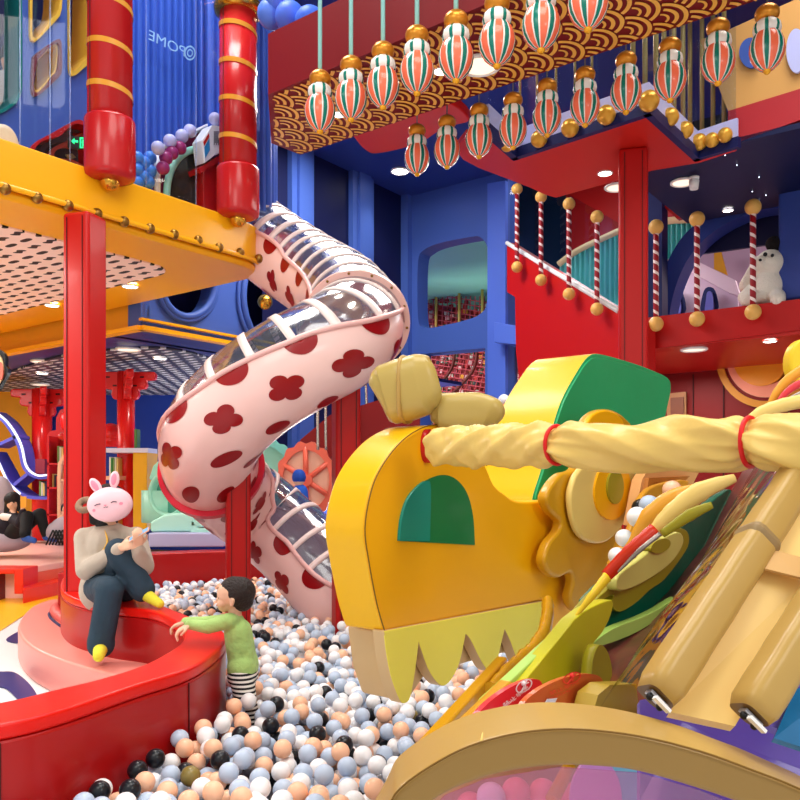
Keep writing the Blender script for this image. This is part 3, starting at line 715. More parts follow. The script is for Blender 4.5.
# keep the back-row rods short: they end at the canopy rail
lan2 = make_lantern(.90)
for ch in list(lan2.children):
    if ch.name.startswith('hanging_rod'): bpy.data.objects.remove(ch)
WL[lan2.name] = Vector((0, 0, 0))
g = MB(); g.tube([Vector((0, 0, .21)), Vector((0, 0, 2.0))], .006, 6); g.build('hanging_cord', mat('cord_grey', (120, 120, 124), .5), lan2)
row2 = [(417, 150), (447, 142), (479, 131), (513, 121), (547, 108), (585, 97), (626, 83), (670, 70), (718, 52), (767, 39)]
for i, (x, y) in enumerate(row2):
    c = pv(5.73).hit(x, y); lab = 'striped glass lantern on a thin cord, %s from the left in the back row' % ordn[i]
    if i == 0: lan2.location = c; lan2['label'] = lab; lan2['group'] = 'back row of striped lanterns'
    else: dup(lan2, c, lab, 'back row of striped lanterns')
# ================= canopy with golden balls
ZC = 4.4; CPn = pz(ZC)
can = T('red_canopy', 'red stepped canopy with navy trim and lavender rail above the red column', 'canopy', CPn.hit(600, 160))
cpts = [(648, 113), (697, 158), (735, 147), (737, 151), (700, 163), (652, 171), (617, 181), (556, 198), (545, 195), (530, 188), (478, 168), (463, 160), (455, 150), (466, 136), (488, 133), (515, 157)]
plate('soffit', cpts, CPn, ZD*.06, mat('canopy_red', (206, 34, 24), .42, coat=.2), can, bevel=.01)
K = [CPn.hit(*p) for p in ((470, 118), (488, 133), (515, 157), (648, 113), (697, 158), (736, 146))]
def strip(path, z0, z1, t, m, name, parent, out=0):
    g = MB()
    for a, b in zip(path, path[1:]):
        d = (b-a).normalized(); n = Vector((d.y, -d.x, 0))
        g.box((a+b)/2+ZD*((z0+z1)/2-ZC)+n*out, ((b-a).length+t, t, z1-z0), (d, n, ZD))
    return g.build(name, m, parent)
strip(K[1:], ZC-.02, ZC+.07, .06, NAVY, 'navy_trim', can)
strip(K[1:], ZC+.07, ZC+.24, .03, LAV, 'lavender_rail', can)
g = MB()
for a, b in zip(K[1:], K[2:]): g.add([a+ZD*.24, b+ZD*.24, b+ZD*1.5, a+ZD*1.5], [(0, 1, 2, 3)], 0, False)
g.build('glass_panel', clear('rail_glass', (225, 235, 255), .05), can)
plate('soffit_lobe', smooth2([(357, 142), (366, 151), (376, 154), (402, 149), (425, 141), (445, 128), (470, 120), (440, 100), (380, 108), (352, 128)], 4), pz(5.0), ZD*.1, MATS['canopy_red'], can, bevel=.02)
balls = [(507, 145, 6), (539, 139, 7.5), (570, 128, 8), (606, 115, 8.5), (649, 101, 9.3), (670, 117, 8), (685, 130, 7.5), (699, 142, 7.3), (712, 140, 6.5), (725, 135, 6.5)]
def edge_hit(px):
    best = None
    for a, b in zip(K[1:], K[2:]):
        n = Vector(((b-a).y, -(b-a).x, 0)).normalized(); pl = PL(a-n*0, (b-a), ZD)
        h = pl.hit(px, 130); s = (h-a).dot((b-a).normalized())
        if -.08 <= s <= (b-a).length+.08: best = (pl, h); 
    return best
GB = mat('gold_ball', (232, 170, 60), .3, metal=.4, coat=.3)
for i, (x, y, r) in enumerate(balls):
    e = edge_hit(x); c = e[0].hit(x, y); c = c+(CAM-c).normalized()*.09
    g = MB(); g.sphere(c, 1.12*r*c.y/F, 20, 14); tag(g.build('golden_ball', GB), 'shiny gold ball on the canopy rail, %s from the left' % ordn[i], 'ball', 'gold balls on the canopy rail')
# gold pipes behind the rail
xs = [520, 537, 556, 575, 592, 633, 645, 656, 664, 674, 683, 690, 702, 713, 724]
for i, x in enumerate(xs):
    e = edge_hit(x); h = e[0].hit(x, 130); d = (h-CAM); d.z = 0; d.normalize(); p = Vector((h.x, h.y, 0))+d*.25
    g = MB(); g.tube([p+ZD*(ZC+.06), p+ZD*6.6], .022 if i > 4 else .012, 8); tag(g.build('gold_pipe', mat('pipe_gold', (204, 174, 96), .35, metal=.3)), 'thin gold upright pipe above the canopy, %s from the left' % (ordn+['thirteenth', 'fourteenth', 'fifteenth'])[i], 'pipe', 'gold pipes above the canopy')
downlight(605, 173, ZC-.001, 'bright lamp in the red canopy left of the column', .06, 45)
downlight(617, 187, ZC-.001, 'white ceiling disc in the red canopy beside the column', .1, 0, disc=True, grp='white ceiling discs')
# square red column
def sqpost(name, pxc, wpx, ztop, zbot, depth, label, col=RED2, rot=-.15, cat='column', group=None, d2=None):
    X = (pxc-CX)/F*depth; w_ = wpx/F*depth/1.22
    t = T(name, label, cat, (X, depth, zbot), group); a = Vector((math.cos(rot), math.sin(rot), 0)); b = Vector((-math.sin(rot), math.cos(rot), 0))
    g = MB(); g.box((X, depth, (ztop+zbot)/2), (w_, w_, ztop-zbot), (a, b, ZD)); g.build('shaft', col, t, bevel=.03)
    g = MB()
    for s in (-1, 1):
        g.box((Vector((X, depth, (ztop+zbot)/2))+a*s*w_*.30-b*w_*.505), (.006, .008, ztop-zbot-.08), (a, b, ZD))
    g.build('padding_seam', mat('seam_dark', (70, 10, 14), .5), t)
    return t
sqpost('red_column', 633, 34, ZC, 0, 7.2, 'tall square red column carrying the canopy, right of the green fin', rot=-.25)
sqpost('red_column', 85, 37, 3.49, 0, 6.3-.12, 'tall red padded column under the yellow platform at left', RED, rot=-.30)
# fascia at upper right
FP = pv(7.5)
o = plate('wall_tan_fascia', [(700, 40), (728, 30), (860, -30), (860, 70), (728, 111)], FP, VD*.1, mat('tan_paint', (226, 168, 92), .5)); struct(o)
o = plate('wall_red_fascia', [(728, 111), (860, 70), (860, 98), (728, 146)], FP, VD*.1, mat('rose_red_paint', (190, 44, 50), .45)); struct(o)
for i, (x, y, rx, ry, m) in enumerate(((752, 54, 12, 15, BLUE), (797, 52, 10, 22, LAV))):
    g = MB(); P = [pv(7.48).hit(*p) for p in ell(x, y, rx, ry, 28)]; g.prism(P, -VD*.03); tag(g.build('porthole_panel', m, recalc=True), ('blue round panel on the tan fascia behind a lantern', 'lavender oval panel on the tan fascia at right edge')[i], 'panel')
# navy star ceiling, right
quad('ceiling_star_navy', [UV(-2.95, 7.5, 4.45), UV(5.5, 7.5, 4.45), UV(5.5, 9.5, 4.45), UV(-2.95, 9.5, 4.45)], NAVY2, .05)
g = MB(); rr = random.Random(5)
for k in range(34):
    c = UV(-2.1+6*rr.random(), 7.6+1.8*rr.random(), 4.44); g.sphere(c, .0055, 6, 4)
st = g.build('ceiling_star_lights', mat('star_glow', (230, 240, 255), .5, emit=4)); struct(st)
downlight(683, 182, 4.44, 'white disc in the navy star ceiling', .1, 0, disc=True, grp='white ceiling discs')
g = MB(); c = pz(4.42).hit(694, 177); g.lathe(c-ZD*.12, [(.04, 0), (.05, .08), (.03, .12)], 14); g.lathe(c-ZD*.02, [(.05, -.0), (.05, .02)], 14); tag(g.build('spot_lamp', WHITE), 'small white spot lamp hanging from the navy ceiling', 'lamp')
# ---- right balcony
RB = pv(8.9)
o = plate('balcony_fascia', [(636, 319), (800, 299), (900, 287), (900, 316), (800, 330), (636, 351)], RB, VD*.3, RED2); tag(o, 'red balcony front below the white plush dog', 'balcony'); 
quad('ceiling_red_soffit', [UV(-3.5, 8.92, 2.93), UV(7, 8.92, 2.93), UV(7, 11.19, 2.93), UV(-4.1, 11.19, 2.93)], mat('soffit_red', (190, 24, 16), .4, coat=.2), .05)
downlight(770, 341, 2.92, 'lamp in the red soffit above the sun ornament', .06, 30)
downlight(694, 349, 2.92, 'white ceiling disc in the red soffit', .12, 0, disc=True, grp='white ceiling discs')
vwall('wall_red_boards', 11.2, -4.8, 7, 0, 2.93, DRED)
g = MB(); 
for k in range(29): g.box(UV(-4.6+k*.4, 11.19, 1.45), (.012, .02, 2.9))
struct(g.build('wall_board_grooves', mat('groove_dark', (60, 4, 6), .6)))
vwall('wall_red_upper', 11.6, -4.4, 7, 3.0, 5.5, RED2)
plate('wall_red_band', [(662, 205), (677, 201), (830, 173), (830, 184), (781, 190), (752, 194), (728, 203), (709, 212), (677, 219)], pv(9.4), VD*.08, RED2)['kind'] = 'structure'
# framed panel on the boards
fpn = T('wall_cabinet', 'small tan framed panel low on the dark red boards', 'panel', pv(11.1).hit(679, 425))
plate('frame', [(668, 394), (687, 392), (687, 470), (668, 470)], pv(11.15), -VD*.05, mat('tan_frame', (170, 120, 80), .4), fpn)
plate('inner_panel', [(671, 398), (684, 397), (684, 418), (671, 418)], pv(11.09), -VD*.02, mat('brown_panel', (120, 70, 50), .4), fpn)
# sun ornament
su = T('sun_ornament', 'half-round sun ornament with orange centre and pink and gold rings', 'wall ornament', pv(11.1).hit(770, 408))
SP = pv(11.1)
def half(r0, r1, off, m, name, cx=765, cy=359):
    O_ = [PL(SP.o-VD*off, UD, ZD).hit(*p) for p in ell(cx, cy, r1, r1*1.0, 24, a0=0.03, a1=PI-.03)]
    if r0 > 0: I_ = [PL(SP.o-VD*off, UD, ZD).hit(*p) for p in ell(cx, cy, r0, r0, 24, a0=0.03, a1=PI-.03)]; P = O_+I_[::-1]
    else: P = O_
    g = MB(); g.prism(P, VD*.08); return g.build(name, m, su, recalc=True)
half(42, 49, .03, mat('ornament_gold', (222, 150, 50), .4), 'outer_ring'); half(38, 42, .0, DRED, 'groove_ring'); half(26, 38.5, .03, mat('ornament_pink', (250, 160, 130), .4), 'middle_ring')
half(0, 27, .07, mat('ornament_orange', (246, 156, 34), .35, coat=.3), 'centre', 760)
plate('red_segment', [(781, 355), (793, 352), (800, 350), (800, 378), (790, 375), (783, 366)], pv(10.9), VD*.1, mat('ornament_red', (226, 70, 30), .4), su)
# interior above balcony
quad('floor_balcony', [UV(-3.55, 8.95, 3.0), UV(7, 8.95, 3.0), UV(7, 11.1, 3.0), UV(-4, 11.1, 3.0)], mat('mauve_floor', (150, 120, 140), .5), .05)
mauve = mat('mauve_paint', (196, 160, 182), .5)
AP = pv(9.6)
oa = [(655, 330), (657, 300), (664, 270), (680, 240), (702, 219), (730, 203), (765, 194), (800, 191)]
ia = [(800, 207), (765, 209), (735, 219), (708, 236), (690, 256), (678, 280), (671, 305), (668, 330)]
ar = T('blue_arch', 'big quarter-round navy blue arch on the right balcony', 'arch', AP.hit(661, 325))
plate('arch_ring', smooth2(oa, 4, False)+smooth2(ia, 4, False), AP, VD*.3, BLUE2, ar)
plate('header_panel', [(700, 243), (712, 229), (735, 216), (765, 207), (800, 204), (800, 240), (700, 254)], pv(9.95), VD*.05, NAVY2, ar)
o = plate('wall_mauve_back', [(660, 330), (660, 235), (800, 225), (800, 320)], pv(11.2), VD*.05, mauve); struct(o)
o = plate('wall_mauve_gallery', [(662, 262), (671, 258), (730, 285), (738, 292), (738, 320), (662, 330)], pv(10.6), VD*.05, mat('mauve_light', (206, 178, 200), .5)); struct(o)
o = plate('trim_pink_beam', [(673, 262), (683, 254), (735, 280), (740, 296), (728, 292)], pv(10.5), VD*.08, mat('pale_pink_paint', (240, 212, 226), .4)); struct(o)
o = plate('wall_gold_panel', [(714, 252), (720, 248), (727, 275), (714, 269)], pv(10.9), VD*.04, YEL2); struct(o)
for i, (x, w_) in enumerate(((674, 10), (709, 8))):
    o = plate('window_arch_small', [(x-w_, 316-i*3), (x-w_+1, 298-i), (x-w_*.4, 288), (x+w_*.5, 288), (x+w_, 298), (x+w_, 313-i*3)], pv(10.45), VD*.03, NAVY, sm=3); struct(o)
    o = plate('window_arch_pane', [(x-w_+4, 316-i*3), (x-w_+5, 300-i), (x-w_*.2, 292), (x+w_*.3, 292), (x+w_-4, 300), (x+w_-4, 313-i*3)], pv(10.41), VD*.03, mat('pane_blue', (110, 110, 190), .3), sm=3); struct(o)
o = plate('pillar_navy', [(645, 168), (662, 162), (662, 318), (645, 320)], pv(9.3), VD*.2, NAVY); struct(o)
o = plate('pillar_blue', [(778, 130), (830, 112), (830, 294), (778, 301)], pv(9.1), VD*.3, BLUE2, bevel=.03); struct(o)
o = plate('wall_red_picture', [(662, 195), (676, 203), (679, 224), (663, 226)], pv(11.3), VD*.05, mat('picture_red', (200, 40, 50), .4)); struct(o)
downlight(728, 210, 4.44, 'small lamp seen under the navy balcony ceiling', .05, 10)
# plush dog
dg_ = T('plush_dog', 'white plush dog with long ears sitting on the red balcony', 'plush toy', pv(9.15).hit(765, 304))
PD = pv(9.15); c = lambda x, y, f=0: PD.hit(x, y)-VD*f
plw = mat('plush_white', (236, 228, 214), .9, bump=.8, bscale=60, sheen=.3)
k = 9.0/800
g = MB(); g.sphere(c(768, 288), 17*k, 20, 14, sc=(1, .8, 1.05)); g.sphere(c(770, 264), 13.5*k, 20, 14); g.sphere(c(762, 266, .1), 8*k, 16, 10); g.cap(c(758, 285, .05), c(748, 300, .16), 5*k, 6*k); g.cap(c(762, 298, .1), c(752, 303, .2), 7*k, 7*k); g.cap(c(780, 298, .1), c(782, 303, .2), 7*k, 7*k)
b_ = g.build('body', plw, dg_); remesh(b_, .012, 4)
g = MB(); g.cap(c(757, 262, .02), c(748, 286, .03), 4*k, 8*k, flat=.6); g.build('ear', plw, dg_)
for x, y, r in ((769, 258, 2), (776, 259, 1.6), (764, 264, 1.8)): g = MB(); g.sphere(c(x, y, .17), r*k, 10, 8); g.build('eye' if y < 262 else 'nose', BLACK, dg_)
g = MB(); g.sphere(c(774, 244), 7.5*k, 16, 12); g.build('pompom', mat('pompom_black', (20, 14, 16), .9, bump=.8, bscale=60), dg_)
# candy poles (turned wooden balls top and bottom)
CST = stripes_mat('candy_stripe', (150, 14, 30), (244, 226, 220), .11, .68)
WB = mat('pole_ball_gold', (232, 178, 92), .4, coat=.3, var=.08, vscale=30)
def candy(p_bot, p_top, r):
    t = T('candy_striped_pole', 'x', 'pole', p_bot)
    g = MB(); q = p_top-p_bot; n = 24
    a = Vector((p_bot.x, p_bot.y, p_bot.z)); mb = MB(); mb.tube([a+ZD*(q.z*k/6) for k in range(7)], .03, 12); mb.build('shaft', CST, t)
    for nm, z in (('ball', 0), ('ball', q.z)): mb = MB(); mb.sphere(a+ZD*z, r, 20, 14); mb.build(nm, WB, t)
    return t
P4 = Vector((2.35, 9.56, 0)); P1 = Vector((1.62, 11.1, 0)); SD = (P4-P1).normalized(); STP = PL(P1, SD, ZD)
sd_n = Vector((SD.y, -SD.x, 0)); sd_n = sd_n if sd_n.dot(P1-CAM) < 0 else -sd_n
poles = [((517, 267), 189), ((541, 280), 197), ((569, 294), 204), ((597, 309), 217)]
for i, ((x, yb), yt) in enumerate(poles):
    pl_ = PL(P1+sd_n*.12, SD, ZD); b0 = pl_.hit(x, yb); t0 = pl_.hit(x, yt); t0 = Vector((b0.x, b0.y, t0.z)); o = candy(b0, t0, .076)
    o['label'] = 'red and white twisted pole, %s from the left on the sloping rail' % ordn[i]; o['group'] = 'striped poles on the sloping rail'
for i, ((x, yb), yt) in enumerate([((656, 324), 227), ((697, 319), 219), ((753, 312), 207)]):
    pl_ = pv(8.78); b0 = pl_.hit(x, yb); t0 = pl_.hit(x, yt); t0 = Vector((b0.x, b0.y, t0.z)); o = candy(b0, t0, .082)
    o['label'] = 'red and white twisted pole with two gold balls, %s on the right balcony' % ('leftmost', 'middle', 'rightmost')[i]; o['group'] = 'striped poles on the right balcony'
# sloping red flank
fl_ = T('stair_flank', 'sloping red side wall of the upper walkway with white top trim', 'stair wall', STP.hit(580, 372))
plate('panel', [(507, 242), (620, 312), (645, 322), (645, 375), (560, 382), (520, 382), (516, 352), (515, 297), (507, 292)], STP, -sd_n*.15, RED2, fl_)
g = MB(); g.tube([STP.hit(507, 243)+sd_n*.0, STP.hit(618, 311)], .03, 8); g.build('white_trim', WHITE, fl_)
g = MB(); g.add([STP.hit(507, 241)-sd_n*.05, STP.hit(620, 310)-sd_n*.05, STP.hit(620, 225)-sd_n*.05, STP.hit(507, 160)-sd_n*.05], [(0, 1, 2, 3)], 0, False); g.build('glass_panel', clear('rail_glass2', (215, 228, 240), .03, mx_=.15), fl_)
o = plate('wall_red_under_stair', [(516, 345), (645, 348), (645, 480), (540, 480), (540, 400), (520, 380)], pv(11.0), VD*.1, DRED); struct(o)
# walls behind sloping rail
o = plate('wall_dark_glass', [(505, 150), (575, 150), (575, 300), (505, 270)], pv(13.2), VD*.1, mat('dark_teal_wall', (26, 50, 78), .15, coat=.5)); struct(o)
o = plate('wall_red_upper_room', [(566, 150), (660, 150), (660, 320), (566, 300)], pv(12.6), VD*.1, RED2); struct(o)
def curtain(name, pts_top, pts_bot, plane, label):
    t = T(name, label, 'curtain wall', plane.hit(*pts_bot[0])); g = MB(); n = 90; vs = []
    def it(P, x):
        for a, b in zip(P, P[1:]):
            if a[0] <= x <= b[0]: f = (x-a[0])/(b[0]-a[0]); return a[1]+(b[1]-a[1])*f
        return P[-1][1]
    x0, x1 = pts_top[0][0], pts_top[-1][0]
    for i in range(n+1):
        x = x0+(x1-x0)*i/n; off = plane.n*.05*math.sin(i/n*(x1-x0)/5*2*PI); vs += [plane.hit(x, it(pts_bot, x))+off, plane.hit(x, it(pts_top, x))+off]
    g.add(vs, [(2*i, 2*i+2, 2*i+3, 2*i+1) for i in range(n)]); g.build('slats', mat('aqua_slats', (120, 220, 214), .35, coat=.3), t)
    g = MB(); g.tube([plane.hit(*p)-VD*.05 for p in smooth2(pts_top, 5, False)], .05, 8); g.build('top_rail', mat('cream_wood', (250, 214, 160), .4), t)
    return t
curtain('aqua_screen', [(560, 265), (578, 252), (600, 241), (622, 231)], [(560, 285), (580, 296), (600, 305), (622, 316)], pv(11.6), 'aqua fluted screen with cream rail behind the sloping poles')
curtain('aqua_screen', [(661, 224), (668, 222), (680, 221), (700, 220)], [(661, 275), (668, 272), (684, 240), (700, 232)], pv(11.1), 'small piece of aqua fluted screen left of the navy arch')
# second set of pale reflections skipped; small red lit panel + lollipops near net
for i, (x, y) in enumerate(((530, 377), (505, 400))):
    t = T('lollipop_stack', ('white and coral ball stack beside the far net', 'white and coral ball stack right of the blue post')[i], 'ornament', pv(12).hit(x, y+40))
    for j in range(3):
        g = MB(); g.sphere(pv(12 if i == 0 else 10.2).hit(x-1, y+j*9), .085, 14, 10); g.build('ball', WHITE if j == 0 else CORAL, t)
g = MB(); PN = pv(11.4); g.prism([PN.hit(x, y) for x, y in ((529, 357), (535, 357), (536, 377), (530, 377))], VD*.03); tag(g.build('lit_panel', mat('panel_orange_glow', (240, 160, 70), .5, emit=.6), recalc=True), 'small orange lit panel on the red wall beside the net', 'panel')
uw = UV(0, 0, 0)
# low blue parapet behind the dragon nose
g = MB(); PN = pv(12.3); g.prism([PN.hit(x, y) for x, y in ((470, 398), (545, 398), (545, 480), (470, 480))], VD*.1); struct(g.build('wall_navy_low', NAVY, recalc=True))
# ================= tube slide
sp = [(205, 190, 9.0), (240, 222, 8.6), (275, 250, 8.2), (312, 275, 7.9), (343, 296, 7.4), (357, 322, 6.85), (338, 342, 6.45), (296, 364, 6.3), (250, 394, 6.3), (216, 430, 6.45), (210, 464, 6.8), (232, 492, 7.4), (266, 519, 7.6), (300, 549, 7.5), (333, 585, 7.35), (352, 602, 7.3)]
SPL = cr3([W(*p) for p in sp], 14)
SR = .405; EX = .32
SN = len(SPL); SS = [0]
for a, b in zip(SPL, SPL[1:]): SS.append(SS[-1]+(b-a).length)
def sframe(s):
    s = max(0, min(SS[-1]-1e-4, s))
    lo = 0
    for i in range(SN-1):
        if s <= SS[i+1]: lo = i; break
    t = (s-SS[lo])/(SS[lo+1]-SS[lo]); p = SPL[lo].lerp(SPL[lo+1], t)
    def tg(i): return (SPL[min(i+1, SN-1)]-SPL[max(i-1, 0)]).normalized()
    T_ = tg(lo).lerp(tg(lo+1), t).normalized(); S_ = T_.cross(ZD).normalized(); N_ = S_.cross(T_).normalized()
    return p, T_, S_, N_
def spt(s, th, r=SR):
    p, t, a, n = sframe(s); return p+a*math.cos(th)*r+n*math.sin(th)*r
slide = T('tube_slide', 'pink spiral tube slide with dark red flowers and clear ribbed top', 'slide', W(290, 590, 7.0))
def ssurf(g, s0, s1, ds, t0, t1, nt, r=SR, mi=0, flip=False):
    ns = max(2, int((s1-s0)/ds)); o = len(g.v)
    for i in range(ns+1):
        s = s0+(s1-s0)*i/ns
        for k in range(nt+1): g.v.append(spt(s, t0+(t1-t0)*k/nt, r))
    for i in range(ns):
        for k in range(nt):
            a = o+i*(nt+1)+k; f = [a, a+1, a+nt+2, a+nt+1]
            g.f.append(f[::-1] if flip else f); g.m.append(mi); g.sm.append(True)
PINK = mat('slide_pink', (255, 212, 206), .25, coat=.5)
SFL = mat('slide_flower_red', (150, 12, 20), .3, coat=.4)
g = MB(); ssurf(g, 0, SS[-1], .06, PI-EX, 2*PI+EX, 26)
ssurf(g, 0, SS[-1], .06, PI-EX, 2*PI+EX, 26, r=SR-.012, flip=True)
def patch(g, s, th, outline, nr=4):
    """outline: list of (ds, dr) in metres on the tube surface"""
    rr = SR+.004; o = len(g.v); n = len(outline); g.v.append(spt(s, th, rr))
    for j in range(1, nr+1):
        for (a, b) in outline: g.v.append(spt(s+a*j/nr, th+b*j/nr/SR, rr))
    def add(f): g.f.append(f); g.m.append(1); g.sm.append(True)
    for k in range(n):
        k2 = (k+1) % n; add([o, o+1+k, o+1+k2])
        for j in range(nr-1): q = o+1+j*n; add([q+k, q+n+k, q+n+k2, q+k2])
def flower(R, rot=0):
    R *= 1.08
    out = []
    for k in range(48):
        a = 2*PI*k/48; r = R*(.62+.38*abs(math.cos(2*a))**.8); out.append((r*math.cos(a+rot), r*math.sin(a+rot)))
    return out
def oval(a, b): return [(a*math.cos(2*PI*k/24), b*math.sin(2*PI*k/24)) for k in range(24)]
def half_oval(a, b, sgn): return [(a*math.cos(PI*k/16), sgn*b*math.sin(PI*k/16)) for k in range(17)]
# camera side of tube is angle: find which side (S_) faces the camera at each s
def camside(s):
    p, t, a, n = sframe(s); return 0 if a.dot(CAM-p) > 0 else PI
s = .35; i = 0
while s < SS[-1]-.15:
    patch(g, s, PI*1.5+1.12, flower(.108, .35*i), 4)
    patch(g, s, PI*1.5-1.12, flower(.108, .5*i), 4)
    s2 = s+.21
    if s2 < SS[-1]-.1:
        patch(g, s2, PI-EX+.03, half_oval(.1, .12, 1)); patch(g, s2, 2*PI+EX-.03, half_oval(.1, .12, -1)); patch(g, s2, PI*1.5+.35, oval(.1, .07)); patch(g, s2, PI*1.5-.35, oval(.1, .07))
    s += .42; i += 1
for fi in range(len(g.f)): pass
g.build('chute', [PINK, SFL], slide)
g = MB(); ssurf(g, 0, SS[-1], .06, EX, PI-EX, 22); g.build('clear_cover', clear('slide_clear_reflect_tint', (158, 176, 200), .08, .13, bump=.25, diff=.05, dcol=(220, 230, 245), mx_=.45), slide)  # blue-grey tint puts the cover's reflections into its colour
RIBM = mat('rib_white', (246, 226, 222), .3, coat=.4)
s = .12; k = 0
while s < SS[-1]-.05:
    mid = (1.2 < s < 9); w_ = .032 if s < 2.4 else .026
    g = MB(); o = 0; n = 20
    for j in range(n+1):
        th = EX+(PI-2*EX)*j/n; g.v += [spt(s-w_, th, SR), spt(s-w_, th, SR+.009), spt(s+w_, th, SR+.009), spt(s+w_, th, SR)]
    for j in range(n):
        for q in range(4): a = j*4+q; b = j*4+(q+1) % 4; g.f.append([a, b, b+4, a+4]); g.m.append(0); g.sm.append(q == 1)
    g.build('rib', RIBM, slide, recalc=True); s += .205 if s < 2.3 else .25; k += 1
for sg in (EX, PI-EX):
    g = MB(); ns = int(SS[-1]/.06); vs = []
    g.tube([spt(SS[-1]*j/ns*.9999, sg, SR+.008) for j in range(ns+1)], .022, 8); g.build('side_rail', mat('rail_pink', (244, 190, 186), .3, coat=.4), slide)
def flange(sidx, m, wid=.05, rr=SR+.05):
    s = sidx; g = MB(); n = 48; g.v = []
    for j in range(n):
        th = 2*PI*j/n; g.v += [spt(s-wid/2, th, SR-.01), spt(s-wid/2, th, rr), spt(s+wid/2, th, rr), spt(s+wid/2, th, SR-.01)]
    for j in range(n):
        j2 = (j+1) % n
        for q in range(4): g.f.append([j*4+q, j*4+(q+1) % 4, j2*4+(q+1) % 4, j2*4+q]); g.m.append(0); g.sm.append(False)
    f = g.build('flange', m, slide, recalc=True)
    for j in range(14):
        g = MB(); g.sphere(spt(s+wid/2, 2*PI*j/14+.1, SR+.025), .012, 8, 6); g.build('bolt', BRASS, f)
flange(SS[14*5], mat('flange_pink', (246, 196, 186), .3, coat=.4))
flange(SS[14*10+2], mat('flange_red', (214, 36, 60), .3, coat=.4))
# ---- slide posts
sqpost('slide_post', 238, 29, 1.45+32/800*7.0, 0.0, 6.62, 'red square post under the left bend of the tube slide', RED2, rot=.28)
sqpost('slide_post', 346, 31, 1.45+95/800*6.9, 0.0, 6.75, 'red square post under the upper bend of the tube slide, beside the yellow snout', RED2, rot=.28)
# ================= bench S wall
BZ = .6; BP = pz(BZ)
pit = [(-120, 742), (0, 724), (60, 710), (135, 685), (189, 668), (217, 650), (226, 637), (218, 627), (190, 616), (160, 604), (140, 594), (118, 580), (97, 572), (78, 570), (64, 576)]
inn = [(61, 588), (72, 597), (95, 603), (118, 607), (152, 611), (175, 621), (184, 631), (182, 641), (169, 651), (142, 665), (101, 678), (51, 690), (0, 702), (-120, 722)]
bp = smooth2([(-120, 742, 's')]+pit[1:]+inn[:-1]+[(-120, 722, 's')], 5)
PB = [BP.hit(*p) for p in bp]
bench = T('curved_bench', 'glossy red padded bench wall curving in an S around the ball pit', 'bench', Vector((-1.4, 4.2, 0)))
g = MB(); g.prism([p-ZD*.06 for p in PB], -ZD*.54, smooth_side=True); g.build('bench_body', mat('bench_red_shaded', (172, 12, 14), .36, coat=.3, bump=.05, bscale=4, var=.05), bench, recalc=True, bevel=.02)  # darker copy of the bench red, shade of the sides in colour
g = MB(); g.prism([p-ZD*.06 for p in PB], ZD*.06, smooth_side=True); g.build('top_pad', mat('bench_red_lit', (228, 20, 8), .36, coat=.3, bump=.06, bscale=6), bench, recalc=True, bevel=.022)  # brighter copy of the same red, light on top in colour
for px, py in ((189, 668), (0, 724), (95, 604)):
    p = BP.hit(px, py); d = (CAM-p); d.z = 0; d.normalize(); g = MB(); g.box((p.x+d.x*.004, p.y+d.y*.004, .27), (.005, .005, .53), (XD, YD, ZD)); g.build('seam', mat('seam_dark', (70, 10, 14), .5), bench)
# pink step
SPz = pz(.25)
st = T('pink_step', 'low salmon pink padded step inside the curve of the red bench', 'step', SPz.hit(60, 640)-ZD*.25)
so = smooth2([(19, 622), (20, 634), (33, 647), (60, 659), (97, 670), (150, 680), (190, 660), (150, 650), (118, 643), (90, 632), (64, 618), (52, 607), (62, 600), (48, 600), (30, 608)], 5)
g = MB(); g.prism([SPz.hit(*p) for p in so], -ZD*.25, smooth_side=True); g.build('step_body', mat('salmon_vinyl', (244, 152, 140), .38, coat=.25, bump=.05), st, recalc=True, bevel=.02)
g = MB(); rp = cr3([pz(.26).hit(*p) for p in ((66, 603), (55, 611), (70, 624), (100, 637), (130, 648), (160, 656))], 6); g.tube(rp, .05, 12); g.build('bolster', mat('salmon_dark', (238, 108, 100), .4, coat=.2, bump=.3, bscale=14), st)
g = MB(); rp = cr3([pz(.255).hit(*p) for p in ((62, 606), (49, 614), (62, 627), (92, 641), (125, 652), (152, 659))], 6); g.tube(rp, .012, 8); g.build('navy_piping', NAVY, st)
# pit back wall
bwp = [(92, 572), (112, 561), (145, 554.5), (222, 551), (340, 547), (460, 544), (640, 540)]
bk = cr3([BP.hit(*p) for p in bwp], 5)
g = MB(); n = len(bk); off = []
for i, p in enumerate(bk): t = (bk[min(i+1, n-1)]-bk[max(i-1, 0)]).normalized(); off.append(p+Vector((-t.y, t.x, 0))*.3)
g.prism(bk+off[::-1], -ZD*.6, smooth_side=True); tag(g.build('pit_wall', mat('bench_red_shaded', (0, 0, 0)), recalc=True, bevel=.02), 'straight dark red padded wall closing the far side of the ball pit', 'padded wall')
# ================= balls
def inpoly(x, y, P):
    c = False; n = len(P); j = n-1
    for i in range(n):
        if (P[i][1] > y) != (P[j][1] > y) and x < (P[j][0]-P[i][0])*(y-P[i][1])/(P[j][1]-P[i][1])+P[i][0]: c = not c
        j = i
    return c
pitXY = [BP.hit(*p).to_2d() for p in smooth2(pit, 4, False)]
pitpoly = [(p[0], p[1]) for p in pitXY]+[(p.x, p.y) for p in bk]+[(2.6, 8.5), (2.2, 6.5), (1.4, 4.6), (.75, 3.4), (.1, 2.7), (-.6, 2.55)]
BR = .04
def dseg(x, y, P):
    m = 9
    for i in range(len(P)-1):
        ax, ay = P[i]; bx, by = P[i+1]; dx, dy = bx-ax, by-ay; q = dx*dx+dy*dy
        if q == 0: continue
        t = max(0, min(1, ((x-ax)*dx+(y-ay)*dy)/q)); m = min(m, math.hypot(x-ax-t*dx, y-ay-t*dy))
    return m
